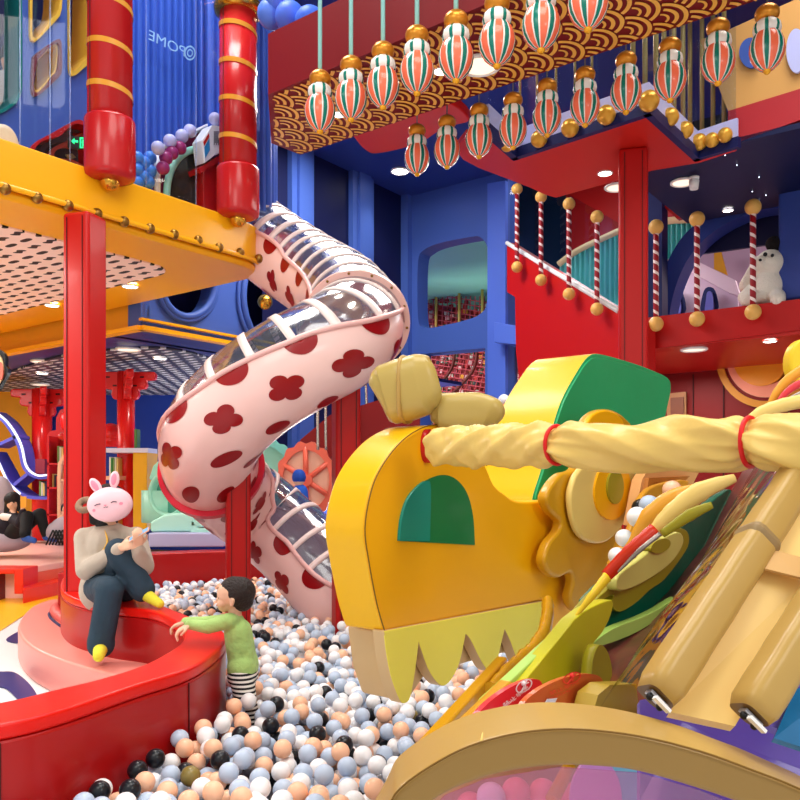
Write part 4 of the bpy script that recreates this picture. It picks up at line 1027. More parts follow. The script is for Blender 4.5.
posts = [((238-400)/800*6.62, 6.62, .17), ((346-400)/800*6.75, 6.75, .18), (-.80, 4.17, .14)]
rnd = random.Random(11); grid = {}; BALLS = []
def base(x, y):
    b = .115
    q = ((x+1.9)/.8)**2+((y-8.6)/1.3)**2; b += .06*math.exp(-q)-.07*max(0, min(1, (y-6.3)/1.6))      # mound by the far wall
    b += .03*math.sin(x*2.1+y)+.02*math.sin(y*3.3-x); return b
def drop(x, y):
    z = base(x, y)+BR; gi, gj = int(x//.08), int(y//.08); cand = []
    for a in (-1, 0, 1):
        for b in (-1, 0, 1): cand += grid.get((gi+a, gj+b), [])
    cand = [(bx, by, bz) for bx, by, bz in cand if (bx-x)**2+(by-y)**2 < .00638]
    for bx, by, bz in cand:
        d2 = (bx-x)**2+(by-y)**2; z = max(z, bz+math.sqrt(.0064-d2))
    return z
N = 0; tries = 0
minx = min(p[0] for p in pitpoly); maxx = max(p[0] for p in pitpoly)
wallseg = [(p[0], p[1]) for p in pitXY]
bkseg = [(p.x, p.y) for p in bk]
def okxy(x, y):
    if not inpoly(x, y, pitpoly): return False
    px = 400+x/y*800
    if px < -20 or px > 700 or 480+1.25*800/y > 860: return False
    if px > 380 and y > 6.5: return False
    for a, b, c in posts:
        if (x-a)**2+(y-b)**2 < (c+.0)**2: return False
    return dseg(x, y, wallseg) > .045 and dseg(x, y, bkseg) > .045
pts = []
while tries < 60000 and len(pts) < 30000:
    x = rnd.uniform(minx, maxx); y = rnd.uniform(2.55, 9.6); tries += 1
    if okxy(x, y): pts.append((x, y))
i = 0; tops = .30
while i+5 < len(pts) and N < 7600:
    best = None
    for (x, y) in pts[i:i+5]:
        z = drop(x, y)
        sc_ = z-base(x, y)
        if best is None or sc_ < best[0]: best = (sc_, x, y, z)
    i += 5
    if best[0] > .19: continue
    _, x, y, z = best; grid.setdefault((int(x//.08), int(y//.08)), []).append((x, y, z)); BALLS.append((x, y, z)); N += 1
# colours
BCOL = [('white', (250, 251, 254)), ('pale_blue_grey', (190, 208, 232)), ('peach', (255, 200, 164)), ('black', (20, 24, 32)), ('olive_gold', (140, 124, 66))]
def pickc():
    r = rnd.random(); return 0 if r < .38 else 1 if r < .69 else 2 if r < .91 else 3 if r < .992 else 4
BM = [mat('pit_ball_'+n, c, .3, coat=.3) for n, c in BCOL]
cols = [pickc() for _ in BALLS]
headpoly = [(330, 420), (330, 600), (345, 625), (352, 665), (410, 705), (480, 655), (545, 610), (800, 400), (800, 300)]
hoop = [(390, 800), (430, 757), (480, 728), (540, 705), (620, 700), (800, 750), (800, 400), (640, 540), (500, 690), (430, 745)]
buf = {}; order = sorted(range(len(BALLS)), key=lambda i: BALLS[i][1]); near = []
childbox = [(228, 580), (228, 700), (262, 705), (250, 580)]
for i in order:
    x, y, z = BALLS[i]; px = 400+x/y*800; py = 480-(z-CZ)/y*800; r = BR/y*800; tot = vis = 0
    for a in range(int(px-r), int(px+r)+1):
        for b in range(int(py-r), int(py+r)+1):
            if (a-px)**2+(b-py)**2 < r*r:
                tot += 1
                if (a, b) not in buf: vis += 1; buf[(a, b)] = 1
    infr = 0 <= px <= 800 and 0 <= py <= 799
    hid = inpoly(px, py, headpoly) or inpoly(px, py, hoop) or inpoly(px, py, childbox)
    if infr and not hid and tot and vis/tot > .45: near.append((vis, i))
near.sort(reverse=True); nearset = [i for _, i in near[:300]]
proto = {}
for i in nearset:
    c = cols[i]; nm = BCOL[c][0]
    if c not in proto:
        g = MB(); g.sphere(Vector((0, 0, 0)), BR, 20, 14); o = g.build('pit_ball', BM[c], origin=(0, 0, 0)); proto[c] = o
    else: o = proto[c].copy(); COL.objects.link(o)
    o.location = BALLS[i]; tag(o, 'glossy %s plastic ball in the near part of the ball pit' % nm.replace('_', ' '), 'ball', 'near %s balls of the ball pit' % nm.replace('_', ' '))
ns = set(nearset)
bm_t = bmesh.new(); bmesh.ops.create_icosphere(bm_t, subdivisions=2, radius=BR); iv = [v.co.copy() for v in bm_t.verts]; ifc = [[v.index for v in f.verts] for f in bm_t.faces]; bm_t.free()
bm_t = bmesh.new(); bmesh.ops.create_icosphere(bm_t, subdivisions=3, radius=BR); iv3 = [v.co.copy() for v in bm_t.verts]; ifc3 = [[v.index for v in f.verts] for f in bm_t.faces]; bm_t.free()
vv = []; ff = []; mm = []
for i, b in enumerate(BALLS):
    if i in ns: continue
    V_, F_ = (iv3, ifc3) if b[1] < 5 else (iv, ifc)
    o = len(vv); vv += [(v.x+b[0], v.y+b[1], v.z+b[2]) for v in V_]; ff += [[k+o for k in f] for f in F_]; mm += [cols[i]]*len(F_)
me = bpy.data.meshes.new('ball_mass'); me.from_pydata(vv, [], ff)
for m in BM: me.materials.append(m)
me.polygons.foreach_set('material_index', mm); me.polygons.foreach_set('use_smooth', [True]*len(ff)); me.update()
o = bpy.data.objects.new('pit_balls', me); COL.objects.link(o); tag(o, 'mass of white, grey, peach and black balls filling the rest of the pit', 'balls', kind='stuff')
bedz = MB(); bedz.prism([Vector((x, y, .02)) for x, y in pitpoly], ZD*.03); struct(bedz.build('floor_pit', mat('pit_floor', (90, 90, 100), .6), recalc=True))
print('BALLS', len(BALLS), len(nearset))
# ================= dragon
DY = mat('dragon_yellow', (250, 180, 8), .34, coat=.25, bump=.08, bscale=3.5, var=.04)
DS = mat('dragon_yellow_side', (246, 188, 16), .36, coat=.25, bump=.08, bscale=3.5)
DGR = mat('dragon_green', (40, 166, 104), .38, coat=.2, bump=.15, bscale=4, var=.1)
DTL = mat('dragon_teal', (14, 116, 92), .35, coat=.3, bump=.1)
TAN = mat('gold_tan_vinyl', (186, 150, 80), .36, coat=.25, bump=.12, bscale=7)
TOO = mat('tooth_lime', (246, 232, 84), .38, coat=.2, bump=.1)
TOS = mat('tooth_tan', (212, 178, 128), .4, coat=.2, bump=.12)
MUS = mat('mustard_vinyl', (210, 152, 20), .3, coat=.35, bump=.15)
CRM = mat('cream_eye', (238, 206, 116), .36, coat=.2, bump=.08)
OLV = mat('olive_vinyl', (160, 150, 30), .38, coat=.2)
LIME = mat('lime_vinyl', (206, 200, 30), .32, coat=.3, bump=.1)
DGN = mat('deep_green_vinyl', (8, 108, 82), .3, coat=.3, bump=.1)
PGR = mat('pale_green_vinyl', (176, 216, 104), .35, coat=.3)
dr = T('dragon_climber', 'huge yellow padded dragon head and clear body of the climbing frame at the right', 'climbing frame', Vector((.3, 2.9, .1)))
EXT = -UD
H = pu(-1.6)
face = [(384, 632, 's'), (376, 604), (368, 562), (364, 528), (370, 492), (380, 468), (396, 446), (413, 432), (432, 425), (456, 428), (474, 446), (486, 466), (494, 484), (505, 494), (518, 501), (545, 501), (575, 500), (620, 500, 's'), (622, 560), (600, 590), (580, 612), (560, 632), (548, 642, 's'), (545, 600, 's')]
plate('head', face, H, EXT*.17, [DY, DS], dr, sm=5, side=1, bevel=.012)
g = MB(); P = [H.hit(*p)+UD*.004 for p in smooth2(face[:12], 5, False)]; g.tube(P, .0022, 6); g.build('seam', mat('seam_brown', (120, 84, 20), .5), dr)
# teeth: jaw slab behind, pointed teeth in front
HT = PL(H.o+UD*.012, VD, ZD)
teeth = [(384, 631), (545, 601), (541, 622), (534, 648), (522, 664), (519, 664), (511, 642), (505, 629), (500, 650), (496, 668), (489, 671), (481, 660), (471, 640), (466, 634), (460, 662), (452, 679), (444, 686), (437, 682), (428, 668), (419, 642), (416, 668), (411, 696), (406, 703), (400, 700), (391, 676), (386, 650)]
tt = []
for i, p in enumerate(teeth): tt.append((p[0], p[1], 's') if i in (0, 1, 7, 13, 19) else p)
plate('teeth', tt, HT, EXT*.05, [TOO, TOS], dr, sm=3, side=1, bevel=.008)
slab = [(384, 631), (545, 601), (540, 630), (524, 656), (508, 652), (470, 662), (425, 676), (408, 702), (398, 700), (389, 672)]
plate('jaw_pad', slab, PL(H.o-UD*.045, VD, ZD), EXT*.165, TOS, dr, bevel=.012)
# eye / nostril green panel
EY = PL(H.o+UD*.006, VD, ZD)
eyeo = [(400, 541, 's'), (402, 520), (408, 500), (419, 486), (432, 478), (445, 475), (457, 480), (467, 493), (473, 515), (475, 545, 's')]
plate('eye_panel', eyeo, EY, EXT*.02, mat('eye_green', (16, 120, 62), .35, coat=.3, bump=.05), dr, sm=5)
plate('eye_edge', [(400, 541, 's'), (402, 520), (408, 500), (419, 486), (428, 481), (431, 490), (430, 541, 's')], PL(H.o+UD*.012, VD, ZD), EXT*.02, mat('eye_teal', (10, 140, 120), .3, coat=.4), dr, sm=5, label='brighter teal left third of the eye')
# red socket at pole
g = MB(); g.prism([PL(H.o+UD*.02, VD, ZD).hit(*p) for p in ell(430, 446, 5, 17, 20)], -UD*.03); g.build('red_socket', CRIM, dr, recalc=True)
# top lobes
L1 = pu(-1.72)
def sq(s_, a): return 1/((abs(math.cos(a))**3.2+abs(math.sin(a))**3.2)**(1/3.2))
def lobe(pts, rs, w_=.8):
    P = cr3([W(*p) for p in pts], 6); n = len(P); r = []
    for i in range(n):
        f = i/(n-1)*(len(rs)-1); k = min(int(f), len(rs)-2); r.append(rs[k]+(rs[k+1]-rs[k])*(f-k))
    g = MB(); g.tube(P, r, 40, flat=w_, rf=sq); return g.build('crest_lobe', LOB, dr)
LOB = mat('lobe_tan', (190, 164, 88), .34, coat=.3, bump=.15)
l1 = lobe([(378, 399, 2.86), (380, 398, 2.86), (388, 395, 2.86), (405, 390, 2.84), (424, 384, 2.82), (433, 382, 2.81), (437, 381, 2.81)], [.05, .088, .108, .112, .108, .09, .045])
g = MB(); c = W(406, 390, 2.84); t_ = (W(424, 388, 2.82)-W(388, 391, 2.86)).normalized(); b_ = t_.cross(ZD).normalized()
g.tube([c+(ZD*math.cos(a)+b_*math.sin(a)*.8)*.1135*sq(0, a) for a in [2*PI*k/60 for k in range(62)]], .008, 8, False); g.build('lobe_welt', TAN, l1)
lobe([(430, 412, 2.84), (440, 411, 2.84), (458, 412, 2.82), (478, 412, 2.8), (492, 415, 2.78), (499, 421, 2.77)], [.03, .062, .068, .068, .058, .02])
# green fin
FN = pu(-1.75)
fin = [(552, 430), (562, 400), (576, 374), (588, 357), (600, 354), (630, 362), (652, 370), (668, 378), (671, 388), (668, 405), (662, 430), (650, 470), (640, 500), (600, 512), (545, 503), (532, 503), (542, 468)]
plate('fin', fin, FN, EXT*.33, [DGR, DS], dr, sm=4, side=1, bevel=.012)
fin2 = [(x, y) for x, y in fin]
plate('fin_face', [(x*.95+607*.05, y*.95+432*.05) for x, y in fin], PL(FN.o+UD*.01, VD, ZD), EXT*.02, DGR, dr, sm=4, bevel=.004)
# clouds and eyes
B1 = pu(-1.52)
plate('cloud_pad', [(577, 468), (562, 474), (551, 487), (547, 499), (552, 512), (561, 521), (560, 530), (550, 543), (545, 560), (549, 572), (559, 578), (571, 573), (574, 582), (571, 596), (574, 607), (581, 611), (594, 590), (606, 570), (622, 524), (634, 480), (634, 432), (626, 418), (616, 411), (605, 409), (594, 413), (586, 424), (583, 445)], B1, EXT*.05, MUS, dr, sm=4, bevel=.02, bseg=4)
plate('brow_dot', ell(606, 428, 19, 18, 24), pu(-1.50), EXT*.03, DY, dr, bevel=.01)
plate('eye_pad', [(580, 470), (573, 485), (571, 500), (574, 520), (581, 536), (594, 543), (608, 541), (622, 527), (632, 505), (635, 480), (633, 460), (600, 455)], pu(-1.48), EXT*.03, CRM, dr, sm=4, bevel=.012)
plate('iris', ell(613, 490, 18, 30, 28, .08), pu(-1.47), EXT*.02, DY, dr)
plate('pupil', ell(616, 487, 8, 17, 24), pu(-1.46), EXT*.02, OLV, dr)
# far peach panel behind balls
plate('peach_panel', [(633, 525), (642, 480), (650, 466), (702, 466), (690, 490), (668, 505), (650, 530)], pu(-1.40), EXT*.05, mat('peach_vinyl', (236, 176, 110), .4, coat=.2), dr)
plate('peach_frame', [(649, 478), (690, 476), (684, 482), (655, 482), (650, 505), (646, 500)], pu(-1.38), EXT*.03, mat('frame_brown', (190, 120, 50), .4), dr)
# lower cloud with eye and leaves
plate('green_scale', [(690, 520), (727, 490), (731, 498), (723, 520), (706, 552), (684, 583), (650, 612), (607, 634), (596, 640), (590, 600), (640, 560)], pu(-1.06), EXT*.04, DGN, dr, sm=3, bevel=.006)
plate('green_leaf', [(592, 644), (612, 629), (642, 617), (660, 608), (678, 597), (664, 614), (640, 631), (612, 643), (594, 647)], pu(-.98), EXT*.03, PGR, dr, sm=3, bevel=.006)
plate('cloud_pad', [(584, 616), (598, 604), (614, 594), (612, 605), (620, 612), (636, 603), (650, 590), (664, 580), (682, 557), (689, 543), (687, 531), (675, 528), (660, 536), (645, 555), (620, 580), (600, 596)], pu(-1.02), EXT*.05, OLV, dr, sm=3, bevel=.01)
plate('eye_pad', [(617, 587), (620, 574), (645, 555), (660, 540), (678, 532), (684, 540), (678, 555), (666, 568), (650, 579), (635, 587), (622, 591)], pu(-.985), EXT*.04, mat('lime_pale', (214, 210, 110), .36, coat=.2), dr, sm=3, bevel=.006)
plate('pupil', ell(661, 546, 10.5, 6.5, 20, -.45), pu(-.975), EXT*.03, OLV, dr)
plate('lime_panel', [(574, 620, 's'), (590, 608), (612, 600), (611, 615), (603, 632), (593, 645), (590, 662), (592, 675), (600, 720, 's'), (470, 745, 's'), (517, 690), (550, 650)], pu(-.93), EXT*.04, LIME, dr, sm=3, bevel=.004)
plate('lime_edge_panel', [(556, 638), (534, 668), (512, 694), (480, 735), (460, 745), (490, 700), (520, 672)], pu(-.95), EXT*.03, PGR, dr, bevel=.004)
plate('olive_scale', [(592, 668), (596, 650), (602, 645), (609, 655), (612, 675), (605, 690), (598, 715), (590, 715)], pu(-.86), EXT*.03, OLV, dr, sm=3)
plate('olive_block', [(598, 695), (610, 685), (636, 684), (640, 715), (590, 725)], pu(-.74), EXT*.05, mat('olive_gold_vinyl', (190, 160, 50), .35, coat=.3, bump=.2), dr)
# ruffled ochre edge and rails
g = MB(); P = cr3([W(548, 604, 2.95), W(545, 630, 2.75), (W(534, 650, 2.6)), W(515, 668, 2.45), W(490, 695, 2.2)], 8)
g.tube(P, .036, 12, flat=.6, rf=lambda s, a: 1+.09*math.sin(s*70)+.05*math.sin(s*31+a)); g.build('ruffled_edge', MUS, dr)
for a, b in (((502, 664, 2.5), (425, 752, 1.75)), ((540, 655, 2.3), (440, 757, 1.5))):
    A = W(*a); B = W(*b); d = (B-A).normalized(); g = MB(); g.box((A+B)/2, ((B-A).length, .035, .05), (d, d.cross(ZD).normalized(), d.cross(ZD).normalized().cross(d))); g.build('gold_rail', MUS, dr, bevel=.008)
# feather strips
def feather(pts, rs, m, name, flat=.55, par=dr):
    P = cr3([W(*p) for p in pts], 6); n = len(P); r = []
    for i in range(n):
        f = i/(n-1)*(len(rs)-1); k = min(int(f), len(rs)-2); r.append(rs[k]+(rs[k+1]-rs[k])*(f-k))
    g = MB(); g.tube(P, r, 14, flat=flat, rf=lambda s, a: 1+.04*math.sin(s*40+a*2)); return g.build(name, m, par)
feather([(610, 568, 2.5), (632, 545, 2.5), (650, 518, 2.5), (674, 500, 2.5), (700, 487, 2.5)], [.006, .018, .034, .036, .012], mat('ochre_vinyl', (232, 164, 48), .35, coat=.3, bump=.2), 'ochre_feather', .6)
feather([(655, 532, 2.35), (672, 514, 2.35), (700, 492, 2.35), (735, 478, 2.35)], [.022, .03, .03, .012], CRM, 'cream_feather', .6)
feather([(662, 534, 2.3), (690, 515, 2.3), (712, 505, 2.3)], [.012, .018, .01], OLV, 'olive_feather', .5)
feather([(606, 576, 2.3), (630, 552, 2.3), (655, 530, 2.32)], [.018, .022, .022], mat('scarlet_vinyl', (212, 50, 14), .32, coat=.3), 'red_feather', .6)
feather([(618, 572, 2.24), (640, 550, 2.24), (660, 534, 2.26)], [.003, .007, .007], mat('silver_piping', (150, 140, 130), .3, metal=.6), 'silver_piping', .8)
feather([(573, 620, 2.2), (590, 598, 2.23), (607, 577, 2.27)], [.002, .012, .017], mat('bright_yellow_vinyl', (244, 206, 40), .35, coat=.2), 'yellow_tip', .6)
plate('ball_rest_pad', [(612, 564), (623, 549), (634, 522), (641, 499), (656, 485), (690, 481), (670, 508), (648, 532), (626, 568)], pu(-1.33), EXT*.03, mat('ochre_vinyl', (0, 0, 0)), dr, sm=3, bevel=.01)
# balls trapped beside the eye
for (x, y, d, c, lab) in ((637, 517, 3.2, 0, 'white ball lodged beside the dragon eye below the grey one'), (649, 505, 3.3, 1, 'grey ball lodged highest between the dragon eye and feather'), (641, 508, 3.5, 3, 'black ball wedged behind the white and grey balls at the dragon eye'), (624, 538, 3.25, 0, 'white ball at the lower right edge of the dragon eye'), (617, 556, 3.25, 0, 'lowest white ball lodged under the dragon eye'), (672, 490, 3.45, 2, 'pale peach ball lodged under the wrapped pole')):
    g = MB(); g.sphere(W(x, y, d), .041 if y < 530 else .036, 20, 14); tag(g.build('lodged_ball', BM[c]), lab, 'ball')
# wrapped pole
def polepath(): return cr3([W(437, 446, 2.57), W(470, 447, 2.45), W(520, 446, 2.27), W(557, 445, 2.15), W(620, 447, 1.98), W(690, 445, 1.83), W(750, 442, 1.72), W(800, 444, 1.64), W(880, 446, 1.55), W(960, 447, 1.47)], 16)
PPt = polepath(); xs_ = [400+p.x/p.y*800 for p in PPt]
def rpole(s, a):
    x = 437+(960-437)*s
    k = int(s*(len(PPt)-1)); x = xs_[min(k, len(xs_)-1)]
    pinch = 1-.26*math.exp(-((x-558)/9)**2)-.24*math.exp(-((x-751)/9)**2)-.12*math.exp(-((x-430)/8)**2)
    near = math.exp(-((x-558)/40)**2)+math.exp(-((x-751)/40)**2)
    rid = lambda q: 1-2*abs(math.sin(q))
    if x < 558: tw = .07*rid(2*a+x*.08)+.05*rid(1.5*a-x*.13+1)*math.sin(a+x*.05)+.03*math.sin(7*a+x*.3)
    else: tw = .085*rid(1.5*a-x*.028)+.05*rid(2.5*a-x*.045+2)+.05*near*rid(5.5*a-x*.03)
    return pinch+tw*1.3
g = MB(); g.tube(PPt, .062, 72, rf=rpole); CLO = mat('cloth_cream', (232, 196, 108), .4, coat=.15, bump=.3, bscale=12)
pole = g.build('wrapped_pole', CLO, dr, label='cream cloth-wrapped horizontal pole')
def tie(x):
    k = min(range(len(PPt)), key=lambda i: abs(xs_[i]-x)); p = PPt[k]; t = (PPt[k+1]-PPt[k-1]).normalized(); n = ZD; b = t.cross(n).normalized()
    P = [p+(n*math.cos(a)+b*math.sin(a))*(.0515 if x < 600 else .0525)+t*.006*math.sin(a) for a in [2*PI*j/32 for j in range(34)]]; g = MB(); g.tube(P, .0055, 8, False); g.build('red_tie', mat('tie_red', (220, 30, 30), .5), pole)
tie(558); tie(751)
# right stripes above pole
feather([(742, 430, 1.95), (760, 414, 1.95), (784, 405, 1.95), (820, 398, 1.95)], [.012, .017, .017, .017], CRM, 'cream_feather', .8)
feather([(766, 412, 2.02), (776, 394, 2.02), (790, 378, 2.02), (815, 362, 2.02)], [.004, .011, .013, .014], mat('ochre_vinyl', (0, 0, 0)), 'orange_feather', .7)
feather([(772, 412, 2.0), (784, 395, 2.0), (797, 385, 2.0), (815, 378, 2.0)], [.004, .008, .01, .01], mat('rose_vinyl', (226, 60, 70), .35, coat=.3), 'rose_feather', .7)
feather([(778, 414, 1.98), (792, 398, 1.98), (820, 386, 1.98)], [.004, .006, .006], mat('silver_piping', (0, 0, 0)), 'silver_piping', .8)
plate('yellow_petal', ell(806, 362, 16, 24, 24), pd(2.2), YD*.05, mat('bright_yellow_vinyl', (0, 0, 0)), dr, bevel=.01)
# ---- body tunnel: hoop, rolls, panels
HP = pd(1.18)
outer_ = [(330, 960), (352, 880), (385, 815), (400, 788), (440, 760), (480, 742), (530, 731), (580, 729), (640, 736), (700, 751), (750, 769), (800, 789), (880, 830), (960, 900)]
inner_ = [(920, 900), (860, 860), (800, 830), (745, 806), (699, 790), (640, 773), (600, 768), (560, 767), (520, 771), (485, 779), (445, 795), (425, 815), (400, 880), (385, 960)]
hp = smooth2(outer_, 4, False)+smooth2(inner_, 4, False)
plate('hoop', hp, HP, YD*.15, [mat('hoop_front_shaded', (152, 118, 60), .34, coat=.3, bump=.1), TAN], dr, side=1, bevel=.01)  # shade of the front face put into a darker tan
g = MB(); g.tube([HP.hit(*p)-YD*.002 for p in smooth2(outer_, 4, False)], .0016, 6); g.build('hoop_piping', mat('seam_brown', (0, 0, 0)), dr)
g = MB(); P = [HP.hit(481, 741.5)-YD*.001, W(484, 729, 1.24), W(490, 714, 1.33)+ZD*.002]; g.tube(P, .002, 6); g.build('hoop_seam', CRM, dr)
# film in hoop
plate('hoop_film', [(385, 960), (400, 880), (425, 815), (445, 795), (485, 779), (560, 767), (640, 773), (699, 790), (800, 830), (920, 900), (920, 960)], pd(1.30), YD*.002, clear('film_purple', (244, 196, 222), .08, .05, bump=.3, diff=.05, dcol=(190, 120, 220)), dr)
BI = [(491, 797), (516, 792), (543, 793), (569, 797), (590, 804), (470, 806), (505, 808), (530, 806), (560, 812), (520, 779), (497, 779), (548, 778)]
for i, (x, y) in enumerate(BI):
    g = MB(); g.sphere(W(x, y, 2.2+.02*i), .04, 18, 12); tag(g.build('inner_ball', mat('ball_rose', (246, 150, 160), .3, coat=.3) if i % 4 else mat('ball_white2', (236, 230, 240), .3)), 'pinkish ball behind the purple film of the dragon hoop' if i % 4 else 'whitish ball behind the purple film of the dragon hoop', 'ball', 'pinkish balls behind the hoop film' if i % 4 else 'whitish balls behind the hoop film')
plate('inner_deck', [(380, 800), (450, 775), (560, 760), (640, 765), (640, 900), (380, 900)], pd(2.32), YD*.03, mat('inner_tan', (190, 140, 110), .5), dr)
g = MB(); g.tube([W(552, 800, 2.0), W(572, 762, 2.1)], .018, 10); g.build('inner_strut', MUS, dr)
plate('inner_teal_deck', [(600, 763), (650, 768), (740, 792), (800, 815), (800, 900), (600, 900)], pd(2.0), YD*.03, mat('inner_teal', (120, 190, 220), .3, coat=.3, var=.2, vscale=6), dr)
plate('inner_lilac_arc', ell(596, 800, 26, 42, 24), pd(1.7), YD*.01, mat('inner_lilac', (206, 150, 214), .3, coat=.4), dr)
# side film of the tunnel
NU, NV = 14, 8; vs = []
La = [(598, 712, 1.75), (640, 650, 1.95), (690, 580, 2.15), (735, 500, 2.35), (770, 440, 2.5)]
Lb = [(650, 704, 1.36), (690, 630, 1.42), (740, 560, 1.5), (800, 480, 1.6), (850, 420, 1.7)]
def it3(Ls, f):
    k = min(int(f*(len(Ls)-1)), len(Ls)-2); t = f*(len(Ls)-1)-k; return W(*[a+(b-a)*t for a, b in zip(Ls[k], Ls[k+1])])
for i in range(NU+1):
    for j in range(NV+1):
        a = it3(La, i/NU); b = it3(Lb, i/NU); p = a.lerp(b, j/NV)+ZD*.05*math.sin(PI*j/NV); vs.append(p)
fs = [(i*(NV+1)+j, i*(NV+1)+j+1, (i+1)*(NV+1)+j+1, (i+1)*(NV+1)+j) for i in range(NU) for j in range(NV)]
g = MB(); g.add(vs, fs); g.build('side_film', clear('film_clear', (214, 206, 220), .22, .04, bump=1.0, mx_=.6), dr)
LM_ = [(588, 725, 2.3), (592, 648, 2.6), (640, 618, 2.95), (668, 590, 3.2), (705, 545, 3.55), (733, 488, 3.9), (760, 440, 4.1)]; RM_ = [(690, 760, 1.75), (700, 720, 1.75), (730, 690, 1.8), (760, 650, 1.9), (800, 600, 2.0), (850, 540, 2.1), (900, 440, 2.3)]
g = MB(); g.add([W(*p) for p in LM_]+[W(*p) for p in RM_], [(i, i+1, 8+i, 7+i) for i in range(6)]); IM = mat('inner_maroon', (110, 50, 50), .3, coat=.3, var=.75, vscale=16); g.build('print_reflection_sheet', IM, dr)  # added sheet; maroon mottle stands for print and reflections in the film
# rolls
def roll(a, b, w_, name):
    A = W(*a); B = W(*b); d = (B-A).normalized(); s_ = d.cross(YD).normalized(); n_ = s_.cross(d).normalized(); out = []
    g = MB(); prof = rrect(-1, -1, 1, 1, .55, 5); n = len(prof); ks = 26; L_ = (B-A).length
    for i in range(ks+1):
        f = i/ks; c = A+(B-A)*f; e = 1 if f > .03 else .8+.2*math.sin(f/.03*PI/2)
        for (x, y) in prof:
            wr = 1+.012*math.sin(f*40+x*3)
            g.v.append(c+s_*x*w_*e*wr+n_*y*w_*e*wr)
    for i in range(ks):
        for k in range(n): k2 = (k+1) % n; g.f.append([i*n+k, i*n+k2, (i+1)*n+k2, (i+1)*n+k]); g.m.append(0); g.sm.append(True)
    g.f.append(list(range(n))[::-1]); g.m.append(1); g.sm.append(False); g.f.append([ks*n+k for k in range(n)]); g.m.append(1); g.sm.append(False)
    r_ = g.build(name, [TAN, mat('roll_end_brown', (110, 80, 36), .4, coat=.2)], dr, recalc=True)
    g = MB(); c = A-d*.006; g.box(c-n_*w_*.25, (w_*1.1, w_*.5, .006), (s_, n_, d)); g.build('bracket', mat('bracket_steel', (190, 190, 196), .3, metal=.8), r_)
    for q in (-.35, .35): g = MB(); g.sphere(c-n_*w_*.25+s_*q*w_-d*.006, w_*.2, 10, 8); g.build('bolt', BLACK, r_)
    g = MB(); g.box(A-d*.012-n_*w_*.8+ZD*-.006, (w_*1.0, w_*.3, .006), (s_, n_, d)); g.build('foot_plate', WHITE, r_)
    return r_, A, B, d, s_, n_
r1, A, B, d, s_, n_ = roll((655, 697, 1.34), (830, 428, 1.72), .034, 'padded_roll')
g = MB(); c = A+(B-A)*.52; g.box(c, (.0745, .0745, .04), (s_, n_, d)); g.build('roll_strap', mat('strap_brown', (150, 124, 84), .4), r1, bevel=.02)
roll((749, 715, 1.30), (880, 505, 1.5), .034, 'padded_roll')
g = MB(); g.prism([W(670, 712, 1.36), W(735, 726, 1.33), W(852, 535, 1.55), W(795, 500, 1.6)], Vector((0, .02, -.015))); pn = g.build('cream_panel', mat('cream_yellow_vinyl', (252, 214, 130), .4, coat=.2), dr, recalc=True)
g = MB(); a0 = W(763, 566, 1.52); g.prism([W(759, 567, 1.485), W(770, 549, 1.51), W(812, 560, 1.49), W(803, 578, 1.46)], Vector((0, .006, -.004))); g.build('brown_strap', mat('strap_pale', (214, 170, 110), .4), dr, recalc=True)
g = MB(); g.prism([W(764, 724, 1.36), W(900, 770, 1.3), W(960, 520, 1.7), W(830, 560, 1.7)], Vector((0, .02, -.015))); g.build('blue_panel', mat('violet_blue_panel', (120, 100, 200), .2, coat=.5, var=.3, vscale=5), dr, recalc=True)
g = MB(); g.prism([W(774, 738, 1.33), W(900, 780, 1.28), W(900, 640, 1.4), W(795, 690, 1.38)], Vector((0, .01, -.01))); g.build('teal_panel', mat('teal_blue_panel', (30, 120, 180), .2, coat=.5, var=.5, vscale=14), dr, recalc=True)
g = MB(); g.prism([W(640, 700, 1.6), W(640, 800, 1.52), W(760, 880, 1.5), W(960, 880, 1.5), W(960, 700, 1.6), W(700, 690, 1.65)], Vector((0, .02, -.015))); g.build('violet_skirt', MATS['violet_blue_panel'], dr, recalc=True)
# warning signs
def sign(cx, cy, a, b, ang, plane, m, label, mt_, icon, txt2):
    s = T('warning_sign', label, 'sign', plane.hit(cx, cy)); P = [plane.hit(*p) for p in ell(cx, cy, a, b, 40, ang)]
    g = MB(); g.prism(P, -UD*.012); g.build('board', m, s, recalc=True)
    e1 = (math.cos(ang), math.sin(ang)); e2 = (math.sin(ang)*.55, -math.cos(ang)*.55)
    ex, ey = icon
    q = PL(plane.o+UD*.003, VD, ZD); rg = [q.hit(*p) for p in ell(ex, ey, 9.5, 5.6, 24, ang)]; rg2 = [q.hit(*p) for p in ell(ex, ey, 8, 4.5, 24, ang)]
    g = MB(); g.add(rg+rg2, [(i, (i+1) % 24, 24+(i+1) % 24, 24+i) for i in range(24)], 0, False)
    c = lambda dx, dy: q.hit(ex+dx*e1[0]+dy*e2[0]*1.4, ey+dx*e1[1]+dy*e2[1]*1.4)
    g.prism([c(-6.5, -4), c(-5.5, -5), c(6.5, 4), c(5.5, 5)], UD*.001); g.sphere(c(1, 3), .006, 8, 6); g.prism([c(-2, -4), c(0, -4), c(3, 2), c(0, 3)], UD*.001); g.prism([c(0, 1), c(6, 0), c(6, 1), c(0, 2.3)], UD*.001)
    g.build('no_climbing_icon', mt_, s, recalc=True)
    for (tx, ty, tt_, sz) in txt2: text_px('letters', tt_, (tx, ty), (e1[0]*sz, e1[1]*sz), (e2[0]*sz, e2[1]*sz), plane, mt_, s, off=.003)
    return s
SA = pu(-.78)
